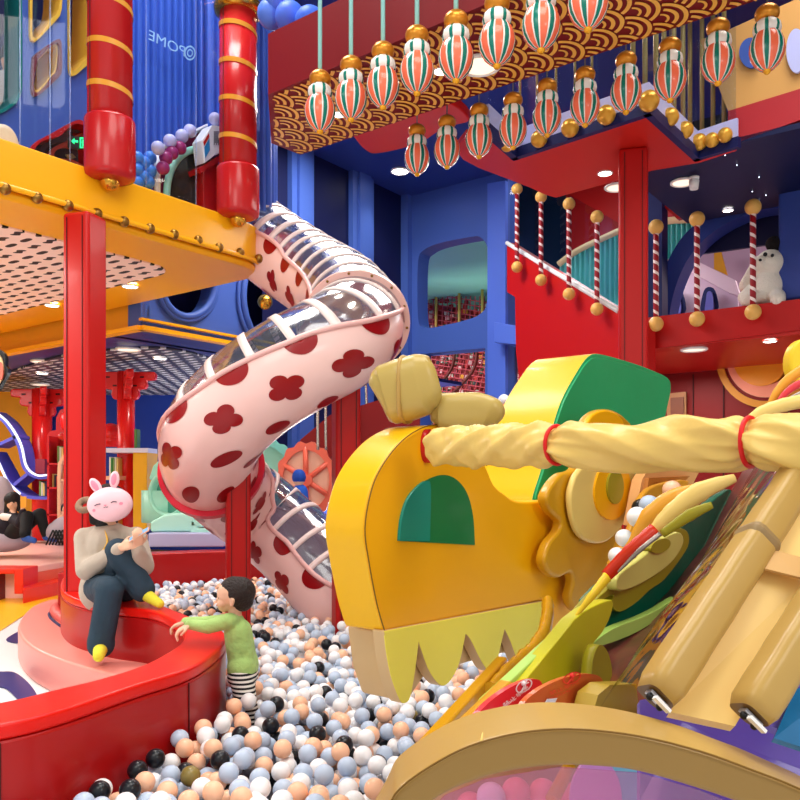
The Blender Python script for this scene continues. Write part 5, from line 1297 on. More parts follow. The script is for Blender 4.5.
s2 = sign(562, 697, 44, 17, -.40, pu(-.80), mat('sign_orange', (214, 96, 40), .3, coat=.4), 'orange-brown oval notice with red no-climbing symbol, right of the red one', mat('sign_red_print', (244, 60, 50), .4), (572, 678), [(563, 688, '禁止攀爬', 8), (559, 694.5, 'POPOME', 6)])
g = MB(); q = PL(UD*-.797, VD, ZD); g.prism([q.hit(*p) for p in ((547, 699), (557, 698), (553, 706), (542, 707))], UD*.001); g.build('white_square', WHITE, s2, recalc=True)
sign(507, 706, 42, 14, -.62, pu(-.84), mat('sign_red', (232, 40, 54), .3, coat=.4), 'red oval notice with white no-climbing symbol at the hoop, left of the orange one', mat('sign_white_print', (250, 236, 236), .4), (524, 686), [(515, 696.5, '禁止攀爬', 8), (505, 705, 'POPOME', 6)])
# ================= far left play area
def B3(px0, px1, py0, py1, d, dep): # box facing the camera from pixels
    a = W(px0, py1, d); b = W(px1, py0, d); return ((a+b)/2+YD*dep/2, (b.x-a.x, dep, b.z-a.z))
def fbox(g, px0, px1, py0, py1, d, dep, mi=0):
    c, s = B3(px0, px1, py0, py1, d, dep); g.box(c, s, (XD, YD, ZD), mi); return g
pt = T('padded_platform', 'pink topped padded platform with red step at far left', 'platform', W(20, 590, 9.6))
SAL = mat('platform_pink', (250, 196, 182), .4, coat=.15)
g = MB(); g.prism([pz(.38).hit(*p) for p in ((24, 568), (118, 552), (118, 524), (-40, 524), (-40, 568))], -ZD*.38); g.build('top', [SAL], pt, bevel=.02, recalc=True)
g = MB(); P = [pz(.30).hit(*p) for p in ((23, 575), (118, 558), (118, 552), (24, 569))]; g.prism(P, -ZD*.3); g.build('side', mat('salmon_side', (238, 110, 84), .4, coat=.2), pt, recalc=True)
g = MB(); P = [pz(.18).hit(*p) for p in ((23, 589), (118, 569), (118, 560), (23, 577))]; g.prism(P, -ZD*.18); g.build('red_step', mat('step_red', (228, 50, 24), .36, coat=.3), pt, bevel=.015, recalc=True)
bx = T('step_box', 'red box step with navy top at the left edge', 'step', pz(0).hit(5, 592))
g = MB(); P = [pz(.36).hit(*p) for p in ((-40, 572), (21, 569), (23, 562), (-40, 562))]; g.prism(P, -ZD*.04); g.build('navy_top', mat('top_navy', (48, 50, 150), .4), bx, recalc=True)
g = MB(); fbox(g, -40, -2, 573, 601, 9.55, .2); g.build('front', mat('box_dark_red', (110, 14, 20), .4), bx)
g = MB(); fbox(g, 14, 23, 569, 594, 9.5, .4); fbox(g, -40, 14, 569, 574, 9.5, .4); g.build('red_frame', MATS['step_red'], bx, bevel=.01)
# back walls
o = plate('wall_mustard', [(-60, 360), (41, 372), (41, 530), (-60, 540)], pd(15.6), YD*.1, YEL2); struct(o)
o = plate('wall_navy_center', [(41, 372), (420, 385), (420, 560), (41, 545)], pd(16.2), YD*.1, mat('wall_deep_blue', (26, 60, 160), .5)); struct(o)
# bracketed red columns
def bracket_col(px, d, ytop, ybot, w_, label):
    t = T('bracketed_column', label, 'column', W(px, ybot, d), 'red columns with stepped brackets'); k = d/800
    p = W(px, 0, d); zt = W(px, ytop, d).z; zb = W(px, ybot, d).z
    g = MB(); g.lathe((p.x, p.y, 0), [(w_*k/2, zb), (w_*k/2, zt)], 24); g.build('shaft', mat('column_red_gloss', (220, 26, 24), .25, coat=.5), t)
    for sd in (-1, 1):
        for ax in (XD, YD*.8-XD*.4):
            if sd == 1 and ax != XD: pass
            g = MB()
            steps = [(0, 0), (29, 0), (31, 3), (30, 8), (21, 9), (22, 14), (20, 17), (13, 18), (14, 23), (12, 27), (6, 29), (0, 29)]
            a = ax.normalized()*sd; P = [Vector((p.x, p.y, zt))+a*(x*k)-ZD*(y*k) for x, y in steps]
            nn = a.cross(ZD).normalized(); g.prism([q-nn*.05 for q in P], nn*.1); g.build('bracket', mat('bracket_red', (214, 30, 30), .35, coat=.3), t, bevel=.02, recalc=True)
            for (hx, hy) in ((17, 5.5), (10, 14)):
                g = MB(); c = Vector((p.x, p.y, zt))+a*(hx*k)-ZD*(hy*k); g.box(c, (5*k, .102, 2.6*k), (a, nn, ZD)); g.build('bracket_slot', mat('slot_dark', (70, 8, 12), .5), t, bevel=.01)
    return t
bracket_col(42, 13.6, 389, 540, 19, 'red round column with stepped brackets at far left, beside the curved shelf')
bracket_col(126, 11.6, 372, 540, 17, 'glossy red round column with stepped brackets right of the front red post')
# curved blue shelf
cs = T('curved_shelf', 'blue S-curved wall shelf with lit edge at far left', 'shelf', W(20, 500, 13)); SB = mat('shelf_blue', (84, 88, 196), .4); EDG = mat('shelf_edge_glow', (225, 235, 255), .4, emit=.8)
def ribbon(pts, d, dep, w_, m, name, par, closed=False):
    P = cr3([W(x, y, d) for x, y in pts], 6); g = MB(); n = len(P); vs = []
    for i, p in enumerate(P):
        t = (P[min(i+1, n-1)]-P[max(i-1, 0)]).normalized(); nn = Vector((-t.z, 0, t.x))*w_/2; vs += [p+nn, p-nn, p-nn+YD*dep, p+nn+YD*dep]
    fs = []
    for i in range(n-1):
        for q in range(4): fs.append((i*4+q, i*4+(q+1) % 4, (i+1)*4+(q+1) % 4, (i+1)*4+q))
    fs += [(0, 1, 2, 3), tuple((n-1)*4+q for q in (3, 2, 1, 0))]
    g.add(vs, fs, 0, False); return g.build(name, m, par, recalc=True)
ribbon([(-8, 412), (6, 424), (18, 445), (24, 468), (36, 477), (47, 477)], 13, .45, .05, SB, 'curved_board', cs)
ribbon([(-8, 410), (7, 422), (20, 443), (26, 466), (36, 475), (47, 475)], 12.98, .03, .03, EDG, 'lit_edge', cs)
ribbon([(-8, 452), (2, 470), (10, 484), (25, 496), (40, 498), (47, 498)], 13, .45, .05, SB, 'curved_board', cs)
ribbon([(-8, 450), (0, 466), (8, 482), (20, 494)], 12.98, .03, .03, EDG, 'lit_edge', cs)
ribbon([(-5, 446), (17, 436)], 13, .45, .05, SB, 'divider', cs); ribbon([(11, 487), (27, 474)], 13, .45, .05, SB, 'divider', cs)
# books helper
bookcols = [(220, 220, 200), (60, 140, 70), (200, 60, 60), (230, 200, 120), (120, 160, 90), (240, 240, 235), (60, 60, 80)]
def books(xs0, n, w_, ytop, ybot, d, where):
    for i in range(n):
        x = xs0+i*w_; g = MB(); fbox(g, x+.15, x+w_-.15, ytop+(i*37 % 3), ybot, d, .2)
        o = g.build('book', mat('book_%d' % ((i*3+n) % 7), bookcols[(i*3+n) % 7], .6), bevel=.004); tag(o, 'small upright book %s' % where, 'book', 'books '+where)
# red cabinet, orange cabinet
rc = T('red_shelf', 'red rounded-top bookshelf left of the front red post', 'shelf', W(58, 532, 12.4))
fr = [(47, 532), (47, 436), (50, 431), (56, 430), (56, 418), (60, 410), (66, 408), (72, 412), (74, 532)]
g = MB(); g.prism([W(x, y, 12.8) for x, y in fr], YD*.05); g.build('back', CRIM, rc, recalc=True)
g = MB(); fbox(g, 47, 49, 436, 532, 12.4, .4); g.build('side', CRIM, rc)
for y in (464, 488, 515): g = MB(); fbox(g, 47, 60, y-1, y+.8, 12.4, .4); g.build('shelf_board', CRIM, rc)
g = MB(); fbox(g, 56, 74, 432, 440, 12.3, .5); g.build('arch_block', CRIM, rc, bevel=.08); g = MB(); fbox(g, 57, 74, 410, 431, 12.35, .4); g.build('dome_block', mat('bright_red_gloss', (230, 30, 30), .25, coat=.5), rc, bevel=.12)
oc = T('peach_shelf', 'peach round-topped shelf unit with yellow inside beside the red shelf', 'shelf', W(66, 532, 12.0))
fr = [(58, 532), (58, 470), (60, 460), (66, 452), (74, 450), (80, 460), (80, 532)]
g = MB(); g.prism([W(x, y, 12.3) for x, y in fr], YD*.05); g.build('back', mat('shelf_mustard', (214, 140, 24), .5), oc, recalc=True)
ribbon([(59, 532), (59, 472), (61, 461), (67, 454), (76, 452)], 12.0, .3, .05, mat('shelf_peach', (250, 196, 160), .4), 'frame', oc)
for y in (480, 512): g = MB(); fbox(g, 60, 80, y-1, y+1, 12.0, .3); g.build('shelf_board', MATS['shelf_peach'], oc)
books(62, 3, 2.0, 460, 479, 12.1, 'on the peach shelf'); books(57, 4, 2.1, 446, 463, 12.5, 'on the red shelf'); books(39, 4, 1.9, 481, 496, 13.1, 'on the lower curved blue shelf'); books(52, 3, 2, 474, 487, 12.5, 'on the middle red shelf board')
g = MB(); fbox(g, 35, 45, 459, 474, 13.1, .1); tag(g.build('picture_box', mat('pic_plum', (140, 40, 60), .4), bevel=.01), 'dark pink display box on the upper curved blue shelf', 'box')
# right of post: counter with books, yellow cabinet
cab = T('yellow_cabinet', 'tall yellow cabinet with pale top right of the front red post', 'cabinet', W(138, 530, 11.2))
g = MB(); fbox(g, 133, 147, 452, 530, 11.2, .5); g.build('body', mat('cabinet_yellow', (244, 178, 20), .4), cab, bevel=.01)
g = MB(); fbox(g, 105, 148, 448, 452.5, 11.15, .6); g.build('worktop', mat('top_lilac_white', (224, 222, 244), .3), cab)
g = MB(); fbox(g, 105, 118, 488, 530, 11.3, .4); g.build('lower_body', mat('shelf_mustard', (0, 0, 0)), cab)
g = MB(); fbox(g, 103, 119, 476, 480, 11.2, .5); g.build('shelf_board', MATS['shelf_peach'], cab)
books(109, 5, 1.8, 457, 476, 11.3, 'under the pale worktop right of the post')
g = MB(); fbox(g, 134, 137, 429, 448, 11.3, .15); tag(g.build('green_bottle', mat('bottle_green', (80, 120, 50), .4), bevel=.01), 'green upright box on the pale worktop', 'box')
g = MB(); g.sphere(W(111, 434, 12.5), .17, 20, 14); g.lathe(W(111, 447, 12.5), [(.1, 0), (.16, .1), (.14, .2)], 20); tag(g.build('red_dome_lamp', mat('bright_red_gloss', (0, 0, 0))), 'glossy red dome just right of the front red post', 'ornament')
# round frame ornament at left edge
of = T('cloud_frame', 'cream cloud-edged round sign with dark rim at the left edge', 'sign', W(0, 385, 8)); OP = pd(8.0)
plate('rim', [(x+1.5*math.cos(7*i), y) for i, (x, y) in enumerate(ell(-8, 369, 15, 22, 40))], OP, YD*.06, BLACK, of); plate('face', ell(-9, 369, 12.5, 19, 30), pd(7.98), YD*.03, mat('cream', (0, 0, 0)), of); plate('print', ell(0, 371, 3, 9, 20), pd(7.97), YD*.02, mat('print_rose', (230, 120, 100), .5), of)
# mint castle toy
ct = T('mint_castle_toy', 'mint green plastic play castle with tunnel and small slide', 'play house', W(185, 535, 10.5))
g = MB(); g.lathe(W(165, 522, 10.6), [(.3, 0), (.3, .42)], 20); g.build('base_block', MINT, ct)
c = W(167, 494, 10.2); g = MB(); g.lathe(c, [(.25, .5), (.25, 0), (.27, -.02), (.30, 0), (.30, .5)], 28, ax=YD+XD*.4); g.build('tunnel', MINT, ct)
g = MB(); g.lathe(c+(YD+XD*.4)*.1, [(.26, 0), (.26, .02)], 24, ax=YD+XD*.4); g.build('tunnel_inside', mat('mint_dark', (70, 150, 130), .5), ct)
g = MB(); g.prism([W(x, y, 10.4) for x, y in ((149, 478), (153, 466), (158, 461), (166, 470), (200, 470), (212, 500), (212, 532), (190, 532), (190, 480), (150, 480))], YD*.5); g.build('walls', MINT, ct, bevel=.03, recalc=True)
g = MB(); P = [W(x, y, 9.9) for x, y in ((150, 532), (150, 522), (165, 514), (192, 512), (200, 532))]; g.prism(P, YD*.5); g.build('slide_foot', mat('mint_light', (176, 232, 214), .3, coat=.3), ct, bevel=.03, recalc=True)
for i, y in enumerate((512, 520, 528)): g = MB(); fbox(g, 190, 216, y, y+7, 9.9+.0, .4-.1*i); g.build('stair', mat('mint_light', (0, 0, 0)), ct, bevel=.02)
g = MB(); fbox(g, 148, 224, 533, 547, 9.75, .9); tag(g.build('padded_plinth', mat('plinth_lilac', (176, 178, 216), .4, coat=.2), bevel=.02), 'lilac grey padded plinth under the mint castle', 'plinth')
# wheels
for (cx, cy, r, m, m2, lab, nm) in ((265, 478, 40, TEAL, mat('teal_inner', (150, 216, 196), .5), 'mint half-round scalloped wheel panel behind the slide', 0), (306, 480, 38, CORAL, mat('peach_inner', (250, 200, 170), .5), 'coral half-round wheel panel with spokes right of the mint one', 1)):
    t = T('wheel_panel', lab, 'play panel', W(cx, cy+35, 10.6)); k = 10.6-.3*nm
    pts = [(cx+(r+1.6*math.cos(a*14))*math.cos(a)*(.78), cy-(r+1.6*math.cos(a*14))*math.sin(a)) for a in [2*PI*j/72 for j in range(72)]]
    inn_ = [(cx+(r-8)*.78*math.cos(a), cy-(r-8)*math.sin(a)) for a in [2*PI*j/40 for j in range(40)]]
    holed('rim', pts, [inn_], pd(k), .12, m, t)
    plate('inner_disc', inn_, pd(k+.06), YD*.03, m2, t)
    for j in range(6 if nm else 0):
        a = j*PI/3+.55; g = MB(); g.tube([W(cx, cy, k+.03), W(cx+(r-5)*.78*math.cos(a), cy-(r-5)*math.sin(a), k+.03)], .035, 8); g.build('spoke', m, t)
    if nm: g = MB(); g.lathe(W(cx, cy, k-.03), [(.08, 0), (.08, .1)], 20, ax=YD); g.build('hub', m, t)
# pink round sign on wall, wire arches
ps = T('pink_round_sign', 'small round crimson sign with white print on the glass behind the slide', 'sign', W(300, 438, 13)); plate('disc', ell(301, 427, 5.5, 7.8, 24), pd(13), YD*.04, mat('sign_pink_red', (226, 30, 80), .4), ps)
text_px('letters', '球', (301, 424), (5, 0), (0, -5), pd(13), WHITE, ps, off=.02)
text_px('letters', 'PLAY', (301, 430), (2.8, 0), (0, -2.8), pd(13), WHITE, ps, off=.02)
for i in range(5):
    x0 = 318+i*8; P = [W(x0, 450, 9.8+.3*i), W(x0, 400-2*i, 9.8+.3*i), W(x0+4, 388-2*i, 9.8+.3*i), W(x0+12, 386-2*i, 9.8+.3*i), W(x0+16, 396-2*i, 9.8+.3*i), W(x0+17, 450, 9.8+.3*i)]
    g = MB(); g.tube(cr3(P, 6), .018, 8); tag(g.build('wire_arch', mat('arch_steel', (200, 190, 180), .25, metal=.9)), 'thin steel hoop above the red screen, %s from the left' % ordn[i], 'hoop', 'steel hoops behind the slide post')
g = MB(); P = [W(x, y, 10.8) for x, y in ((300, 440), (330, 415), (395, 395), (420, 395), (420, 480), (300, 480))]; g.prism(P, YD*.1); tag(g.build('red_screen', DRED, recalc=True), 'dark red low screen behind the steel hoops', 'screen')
# ================= people
SKIN = mat('skin', (232, 186, 156), .5, sss=.1); HAIR = mat('hair_dark', (22, 18, 20), .55, bump=.5, bscale=60)
def clay(name, caps_, m, par, vox, sm=5, label=None, spheres=()):
    g = MB()
    for c in caps_: g.cap(*c)
    for s_ in spheres: g.sphere(s_[0], s_[1], 16, 12, sc=s_[2] if len(s_) > 2 else (1, 1, 1))
    o = g.build(name, m, par, label=label); return remesh(o, vox, sm)
def hand(c, d, up, s, curl=.5, side=1):
    """capsules of a hand: c wrist, d direction, up = back of hand normal; s scale (1 = adult)"""
    d = Vector(d).normalized(); up = Vector(up); up = (up-d*up.dot(d)).normalized(); a = d.cross(up)*side; out = []
    c = Vector(c)
    for i, (off, L_) in enumerate(((-.030, .062), (-.010, .072), (.010, .068), (.028, .054))):
        k0 = c+d*.075*s+a*off*s; out.append((c+a*off*.6*s, k0, .014*s, .0105*s))
        m1 = k0+(d*math.cos(curl*.6)-up*math.sin(curl*.6))*L_*.5*s; m2 = m1+(d*math.cos(curl*1.7)-up*math.sin(curl*1.7))*L_*.5*s
        out += [(k0, m1, .0095*s, .0085*s), (m1, m2, .0085*s, .007*s)]
    t0 = c+d*.02*s-a*.03*s; t1 = t0+(d*.6-a*.7-up*.2).normalized()*.04*s; out += [(c, t0, .014*s, .012*s), (t0, t1, .012*s, .0095*s), (t1, t1+(d-a*.1-up*.3).normalized()*.032*s, .0095*s, .008*s)]
    return out
# ---- seated adult with bunny face sticker, built as a mask
ad = T('person', 'person in beige sweater and jeans, pink bunny sticker over the face, sitting on red bench', 'person', Vector((-2.05, 5.45, 0)))
hd = W(108, 505, 5.56); nk = W(110, 526, 5.62); ch = W(110, 545, 5.62); hipc = Vector((W(108, 590, 5.68).x, 5.68, .70))
sL = W(84, 536, 5.62); sR = W(136, 537, 5.58); eL = W(86, 570, 5.5); eR = W(144, 566, 5.42); wL = W(122, 547, 5.26); wR = W(137, 546, 5.24)
hL = Vector((-2.13, 5.65, .69)); hR = Vector((-1.97, 5.65, .69)); kL = W(110, 590, 5.24); kR = W(118, 551, 5.34); aL = W(101, 645, 5.22); aR = W(142, 592, 5.36); tL = W(101, 655, 5.06); tR = W(160, 604, 5.26)
aL.z = max(aL.z, .33)
body_c = [(hipc, ch, .12, .13), (ch, nk-ZD*.03, .12, .06), (nk-ZD*.05, hd-ZD*.05, .052, .05), (nk-ZD*.04, sL, .06, .055), (nk-ZD*.04, sR, .06, .055), (sL, eL, .047, .038), (eL, wL, .037, .025), (sR, eR, .047, .038), (eR, wR, .037, .025),
 (hL, kL, .085, .06), (hR, kR, .085, .06), (kL, aL, .056, .036), (kR, aR, .056, .036), (aL, tL-ZD*.0, .036, .025), (aR, tR, .036, .025), (hd-ZD*.02, hd+ZD*.045, .085, .09), (hd+Vector((0, -.03, -.06)), hd+Vector((0, -.045, -.085)), .05, .035), (hd+Vector((0, -.09, -.02)), hd+Vector((0, -.105, -.035)), .014, .014)]
ph = (wL+wR)/2+Vector((.03, -.02, .045))
body_c += hand(wL, (ph+Vector((-.02, 0, -.03))-wL), (-.3, -.8, .3), 1.0, .7, 1)+hand(wR, (ph+Vector((.05, 0, 0))-wR+Vector((-.0, -.05, .03))), (.5, -.8, 0), 1.0, .8, -1)
clay('body', body_c, SKIN, ad, .009, 3)
SW = mat('sweater_beige', (186, 172, 156), .85, bump=1.0, bscale=8, sheen=.2)
sw = [(hipc+ZD*.02, ch, .165, .165), (ch, nk-ZD*.06, .16, .09), (nk-ZD*.05, sL-ZD*.012, .078, .066), (nk-ZD*.05, sR-ZD*.012, .078, .066), (sL-ZD*.01, eL, .07, .07), (eL, eL.lerp(wL, .9), .068, .046), (sR, eR, .074, .07), (eR, eR.lerp(wR, .9), .068, .044), (hipc-ZD*.03+XD*-.03, hipc+ZD*.1, .17, .165)]
# folds
clay('sweater', sw, SW, ad, .011, 4)
JN = mat('jeans_blue', (42, 62, 78), .8, bump=.9, bscale=9, var=.25, vscale=9)
jn = [(hipc-ZD*.05, hipc+ZD*.03, .16, .15), (hL, kL, .115, .09), (hR, kR, .11, .088), (kL, aL+ZD*.03, .088, .085), (kR, aR+ZD*.02, .086, .088), (aL+ZD*.03, aL+ZD*.005, .088, .09), (hL, hR, .12, .12)]
clay('jeans', jn, JN, ad, .011, 4)
SK = mat('sock_yellow', (226, 216, 60), .85, bump=.3, bscale=40)
clay('sock', [(aL+ZD*.05, aL-ZD*.01, .048, .052), (aL-ZD*.015, tL-YD*.04, .05, .036)], SK, ad, .008, 3); clay('sock', [(aR+(kR-aR)*.16, aR, .042, .045), (aR, aR.lerp(tR, .5), .044, .04), (aR.lerp(tR, .3), tR, .042, .03)], SK, ad, .008, 3)
clay('hair', [(hd+Vector((-.02, .03, .03)), hd+Vector((-.03, .05, -.16)), .105, .07), (hd+Vector((0, .01, .055)), hd+Vector((.02, .02, .05)), .098, .095), (hd+Vector((-.1, .02, -.02)), hd+Vector((-.1, .0, -.11)), .04, .03)], HAIR, ad, .01, 3)
g = MB(); c = hd+Vector((-.155, -.01, .0)); g.tube([c+Vector((math.cos(a)*.045, math.sin(a)*.03, math.sin(a)*.035)) for a in [2*PI*k/20 for k in range(22)]], .024, 10, False); g.build('hair_tie', mat('scrunchie_brown', (150, 122, 100), .9, bump=.6, bscale=40), ad)
# strap, then the bunny face sticker built as a solid mask
g = MB(); g.tube(cr3([nk+Vector((.0, -.11, -.03)), ch+Vector((.04, -.165, .03)), ch+Vector((-.02, -.178, -.07)), ch+Vector((-.1, -.17, -.15))], 6), .014, 8, flat=.4); g.build('bag_strap', mat('strap_yellow', (226, 176, 70), .5), ad)
mc = W(110, 504.5, 5.40); tilt = -.09; ax_ = (Vector((math.cos(tilt), 0, math.sin(-tilt))), YD, Vector((math.sin(tilt), 0, math.cos(tilt))))
MK = mat('sticker_pink', (255, 206, 216), .45, coat=.2); MKD = mat('sticker_rose', (250, 150, 176), .45)
def mg():
    g = MB(); g.sphere(mc, 1, 32, 20, sc=(.153, .085, .118), ax=ax_); o = g.build('bunny_sticker', [MK], ad, label='pink bunny face sticker with closed eyes, modelled as a mask')
    def on(x, z, h=.004):
        u = x/.153; w_ = z/.118; yy = -.085*math.sqrt(max(0, 1-u*u-w_*w_)); return mc+ax_[0]*x+ax_[2]*z+YD*(yy-h)
    def arc(pts, r, m, nm): q = MB(); q.tube([on(*p) for p in pts], r, 6); q.build(nm, m, o)
    EB = mat('sticker_eye', (70, 50, 70), .5)
    arc([(-.075, .0), (-.058, .008), (-.04, .01), (-.032, .008)], .003, EB, 'closed_eye'); arc([(.038, .01), (.05, .017), (.066, .016), (.074, .012)], .003, EB, 'closed_eye')
    arc([(-.008, .0), (0, -.004), (.006, .0)], .003, MKD, 'nose'); arc([(-.012, -.014), (-.003, -.018), (.002, -.012), (.01, -.018), (.018, -.013)], .0018, EB, 'mouth')
    for x, z in ((-.085, -.03), (.098, .0)):
        q = MB(); P = [on(x+.012*math.cos(a), z+.01*math.sin(a), .002) for a in [2*PI*k/16 for k in range(16)]]; q.add(P, [tuple(range(16))], 0, False); q.build('blush', MKD, o)
    for (ex, ez, an) in ((-.085, .135, -.62), (.045, .165, .12)):
        q = MB(); a1 = Vector((math.cos(an), 0, -math.sin(an))); a3 = Vector((math.sin(an), 0, math.cos(an))); cc = mc+ax_[0]*ex+ax_[2]*ez
        q.sphere(cc, 1, 20, 14, sc=(.034, .018, .058), ax=(a1, YD, a3)); e = q.build('ear', MK, o) if False else q.build('sticker_ear', MK, ad)
        q = MB(); q.sphere(cc-YD*.012+a3*.002, 1, 16, 12, sc=(.02, .012, .04), ax=(a1, YD, a3)); q.build('inner_ear', MKD, e)
mg()
phn = T('phone', 'pale phone in the hands of the person with the bunny sticker face', 'phone', ph)
g = MB(); a = Vector((.82, .1, .5)).normalized(); b = Vector((-.2, .85, .25)); b = (b-a*b.dot(a)).normalized(); g.box(ph+Vector((.045, -.015, .035)), (.15, .075, .01), (a, b, a.cross(b))); g.build('case', mat('phone_case', (226, 176, 150), .4), phn, bevel=.004)
g = MB(); g.box(ph+Vector((.045, -.015, .035))+a.cross(b)*.0055*(1 if a.cross(b).z > 0 else -1), (.135, .066, .002), (a, b, a.cross(b))); g.build('screen', mat('phone_screen', (120, 170, 210), .2, emit=.4), phn)
# ---- toddler
kd = T('child', 'toddler in green top and striped trousers leaning on the red bench edge', 'child', Vector((-.80, 4.17, .1)))
D = 4.15
hc = W(234, 596, D); kn = W(236, 615, D); kch = W(238, 632, D); khip = W(243, 668, D+.02)
shN = W(229, 621, D-.05); shF = W(230, 621, D+.06); elN = W(208, 627, D-.07); elF = W(206, 623, D+.04); wrN = W(190, 624.5, D-.05); wrF = W(186, 622, D+.06)
zt = .66
for p in (elN, wrN, elF, wrF): p.z = max(p.z, zt)
hpN = khip+Vector((0, -.05, 0)); hpF = khip+Vector((0, .05, 0)); knN = W(246, 700, D-.06); knF = W(243, 700, D+.06); anN = Vector((knN.x+.03, knN.y, .12)); anF = Vector((knF.x+.02, knF.y, .12))
fw = Vector((-1, -.12, 0)).normalized()  # facing left
bc = [(khip, kch, .062, .062), (kch, kn-ZD*.02, .058, .034), (kn-ZD*.03, hc-ZD*.03, .034, .034), (kn-ZD*.045, shN, .034, .03), (kn-ZD*.045, shF, .034, .03), (shN, elN, .027, .023), (elN, wrN, .023, .017), (shF, elF, .027, .023), (elF, wrF, .023, .017), (hpN, knN, .048, .036), (hpF, knF, .048, .036), (knN, anN, .034, .024), (knF, anF, .034, .024), (anN, anN+fw*.07-ZD*.02, .024, .018), (anF, anF+fw*.07-ZD*.02, .024, .018),
 (hc+fw*.012+ZD*.012, hc-fw*.028+ZD*.014, .075, .076), (hc+fw*.035-ZD*.035, hc+fw*.05-ZD*.048, .046, .034), (hc+fw*.075-ZD*.008, hc+fw*.083-ZD*.018, .010, .011), (hc+fw*.072-ZD*.045, hc+fw*.078-ZD*.047, .010, .008), (hc+fw*.06-ZD*.035-YD*.03, hc+fw*.05-ZD*.03-YD*.035, .022, .02), (hc+fw*.06-ZD*.035+YD*.03, hc+fw*.05-ZD*.03+YD*.035, .022, .02)]
bc += hand(wrN, (-1, -.3, -.55), (-.4, -.2, 1), .8, .8, 1)+hand(wrF, (-1, -.1, -.3), (-.3, 0, 1), .8, .8, -1)
for sg in (-1, 1): e = hc-fw*.004-ZD*.022+YD*.076*sg; bc += [(e-ZD*.012, e+ZD*.012-fw*.004, .011, .013)]
clay('body', bc, SKIN, kd, .005, 2)
for sg in (-1, 1):
    g = MB(); e = hc+fw*.066-ZD*.004+YD*.030*sg; g.sphere(e, .0085, 12, 8, sc=(1, 1.2, .8)); g.build('eye', mat('eye_dark', (30, 22, 20), .2), kd)
    g = MB(); g.tube([hc+fw*.076+ZD*.016+YD*.014*sg, hc+fw*.07+ZD*.02+YD*.032*sg, hc+fw*.056+ZD*.014+YD*.05*sg], .0025, 6); g.build('eyebrow', HAIR, kd)
g = MB(); g.tube([hc+fw*.084-ZD*.046-YD*.014, hc+fw*.088-ZD*.045, hc+fw*.084-ZD*.046+YD*.014], .0035, 6); g.build('lips', mat('lips', (200, 110, 100), .5), kd)
clay('hair', [(hc-fw*.0+ZD*.030, hc-fw*.034+ZD*.022, .074, .079), (hc-fw*.032+ZD*.02, hc-fw*.042-ZD*.022, .078, .060), (hc-fw*.02+ZD*.018-YD*.006, hc-fw*.025+ZD*.018+YD*.006, .079, .079)], mat('hair_toddler', (44, 34, 32), .6, bump=.6, bscale=90), kd, .005, 2)
GT = mat('top_green', (170, 208, 122), .8, bump=.9, bscale=16, sheen=.2)
tc_ = [(khip+ZD*.02, kch, .078, .074), (kch, kn-ZD*.035, .074, .046), (kn-ZD*.04, shN, .045, .044), (kn-ZD*.04, shF, .045, .044), (shN, elN, .041, .036), (elN, wrN, .036, .027), (shF, elF, .041, .036), (elF, wrF, .036, .027), (khip+ZD*.012, khip+ZD*.03, .082, .082), (khip+ZD*.01-YD*.03, khip+ZD*.01+YD*.03, .078, .078)]
clay('green_top', tc_, GT, kd, .007, 3)
STR = stripes_mat('trouser_stripes', (30, 30, 36), (236, 234, 228), .022, .5, .85, helix=False)
clay('striped_trousers', [(khip-ZD*.035-YD*.03, khip-ZD*.035+YD*.03, .077, .077), (khip-ZD*.03, khip-ZD*.0, .074, .072), (hpN-ZD*.03, knN, .066, .056), (hpF-ZD*.03, knF, .066, .056), (knN, anN, .056, .05), (knF, anF, .056, .05)], STR, kd, .008, 3)
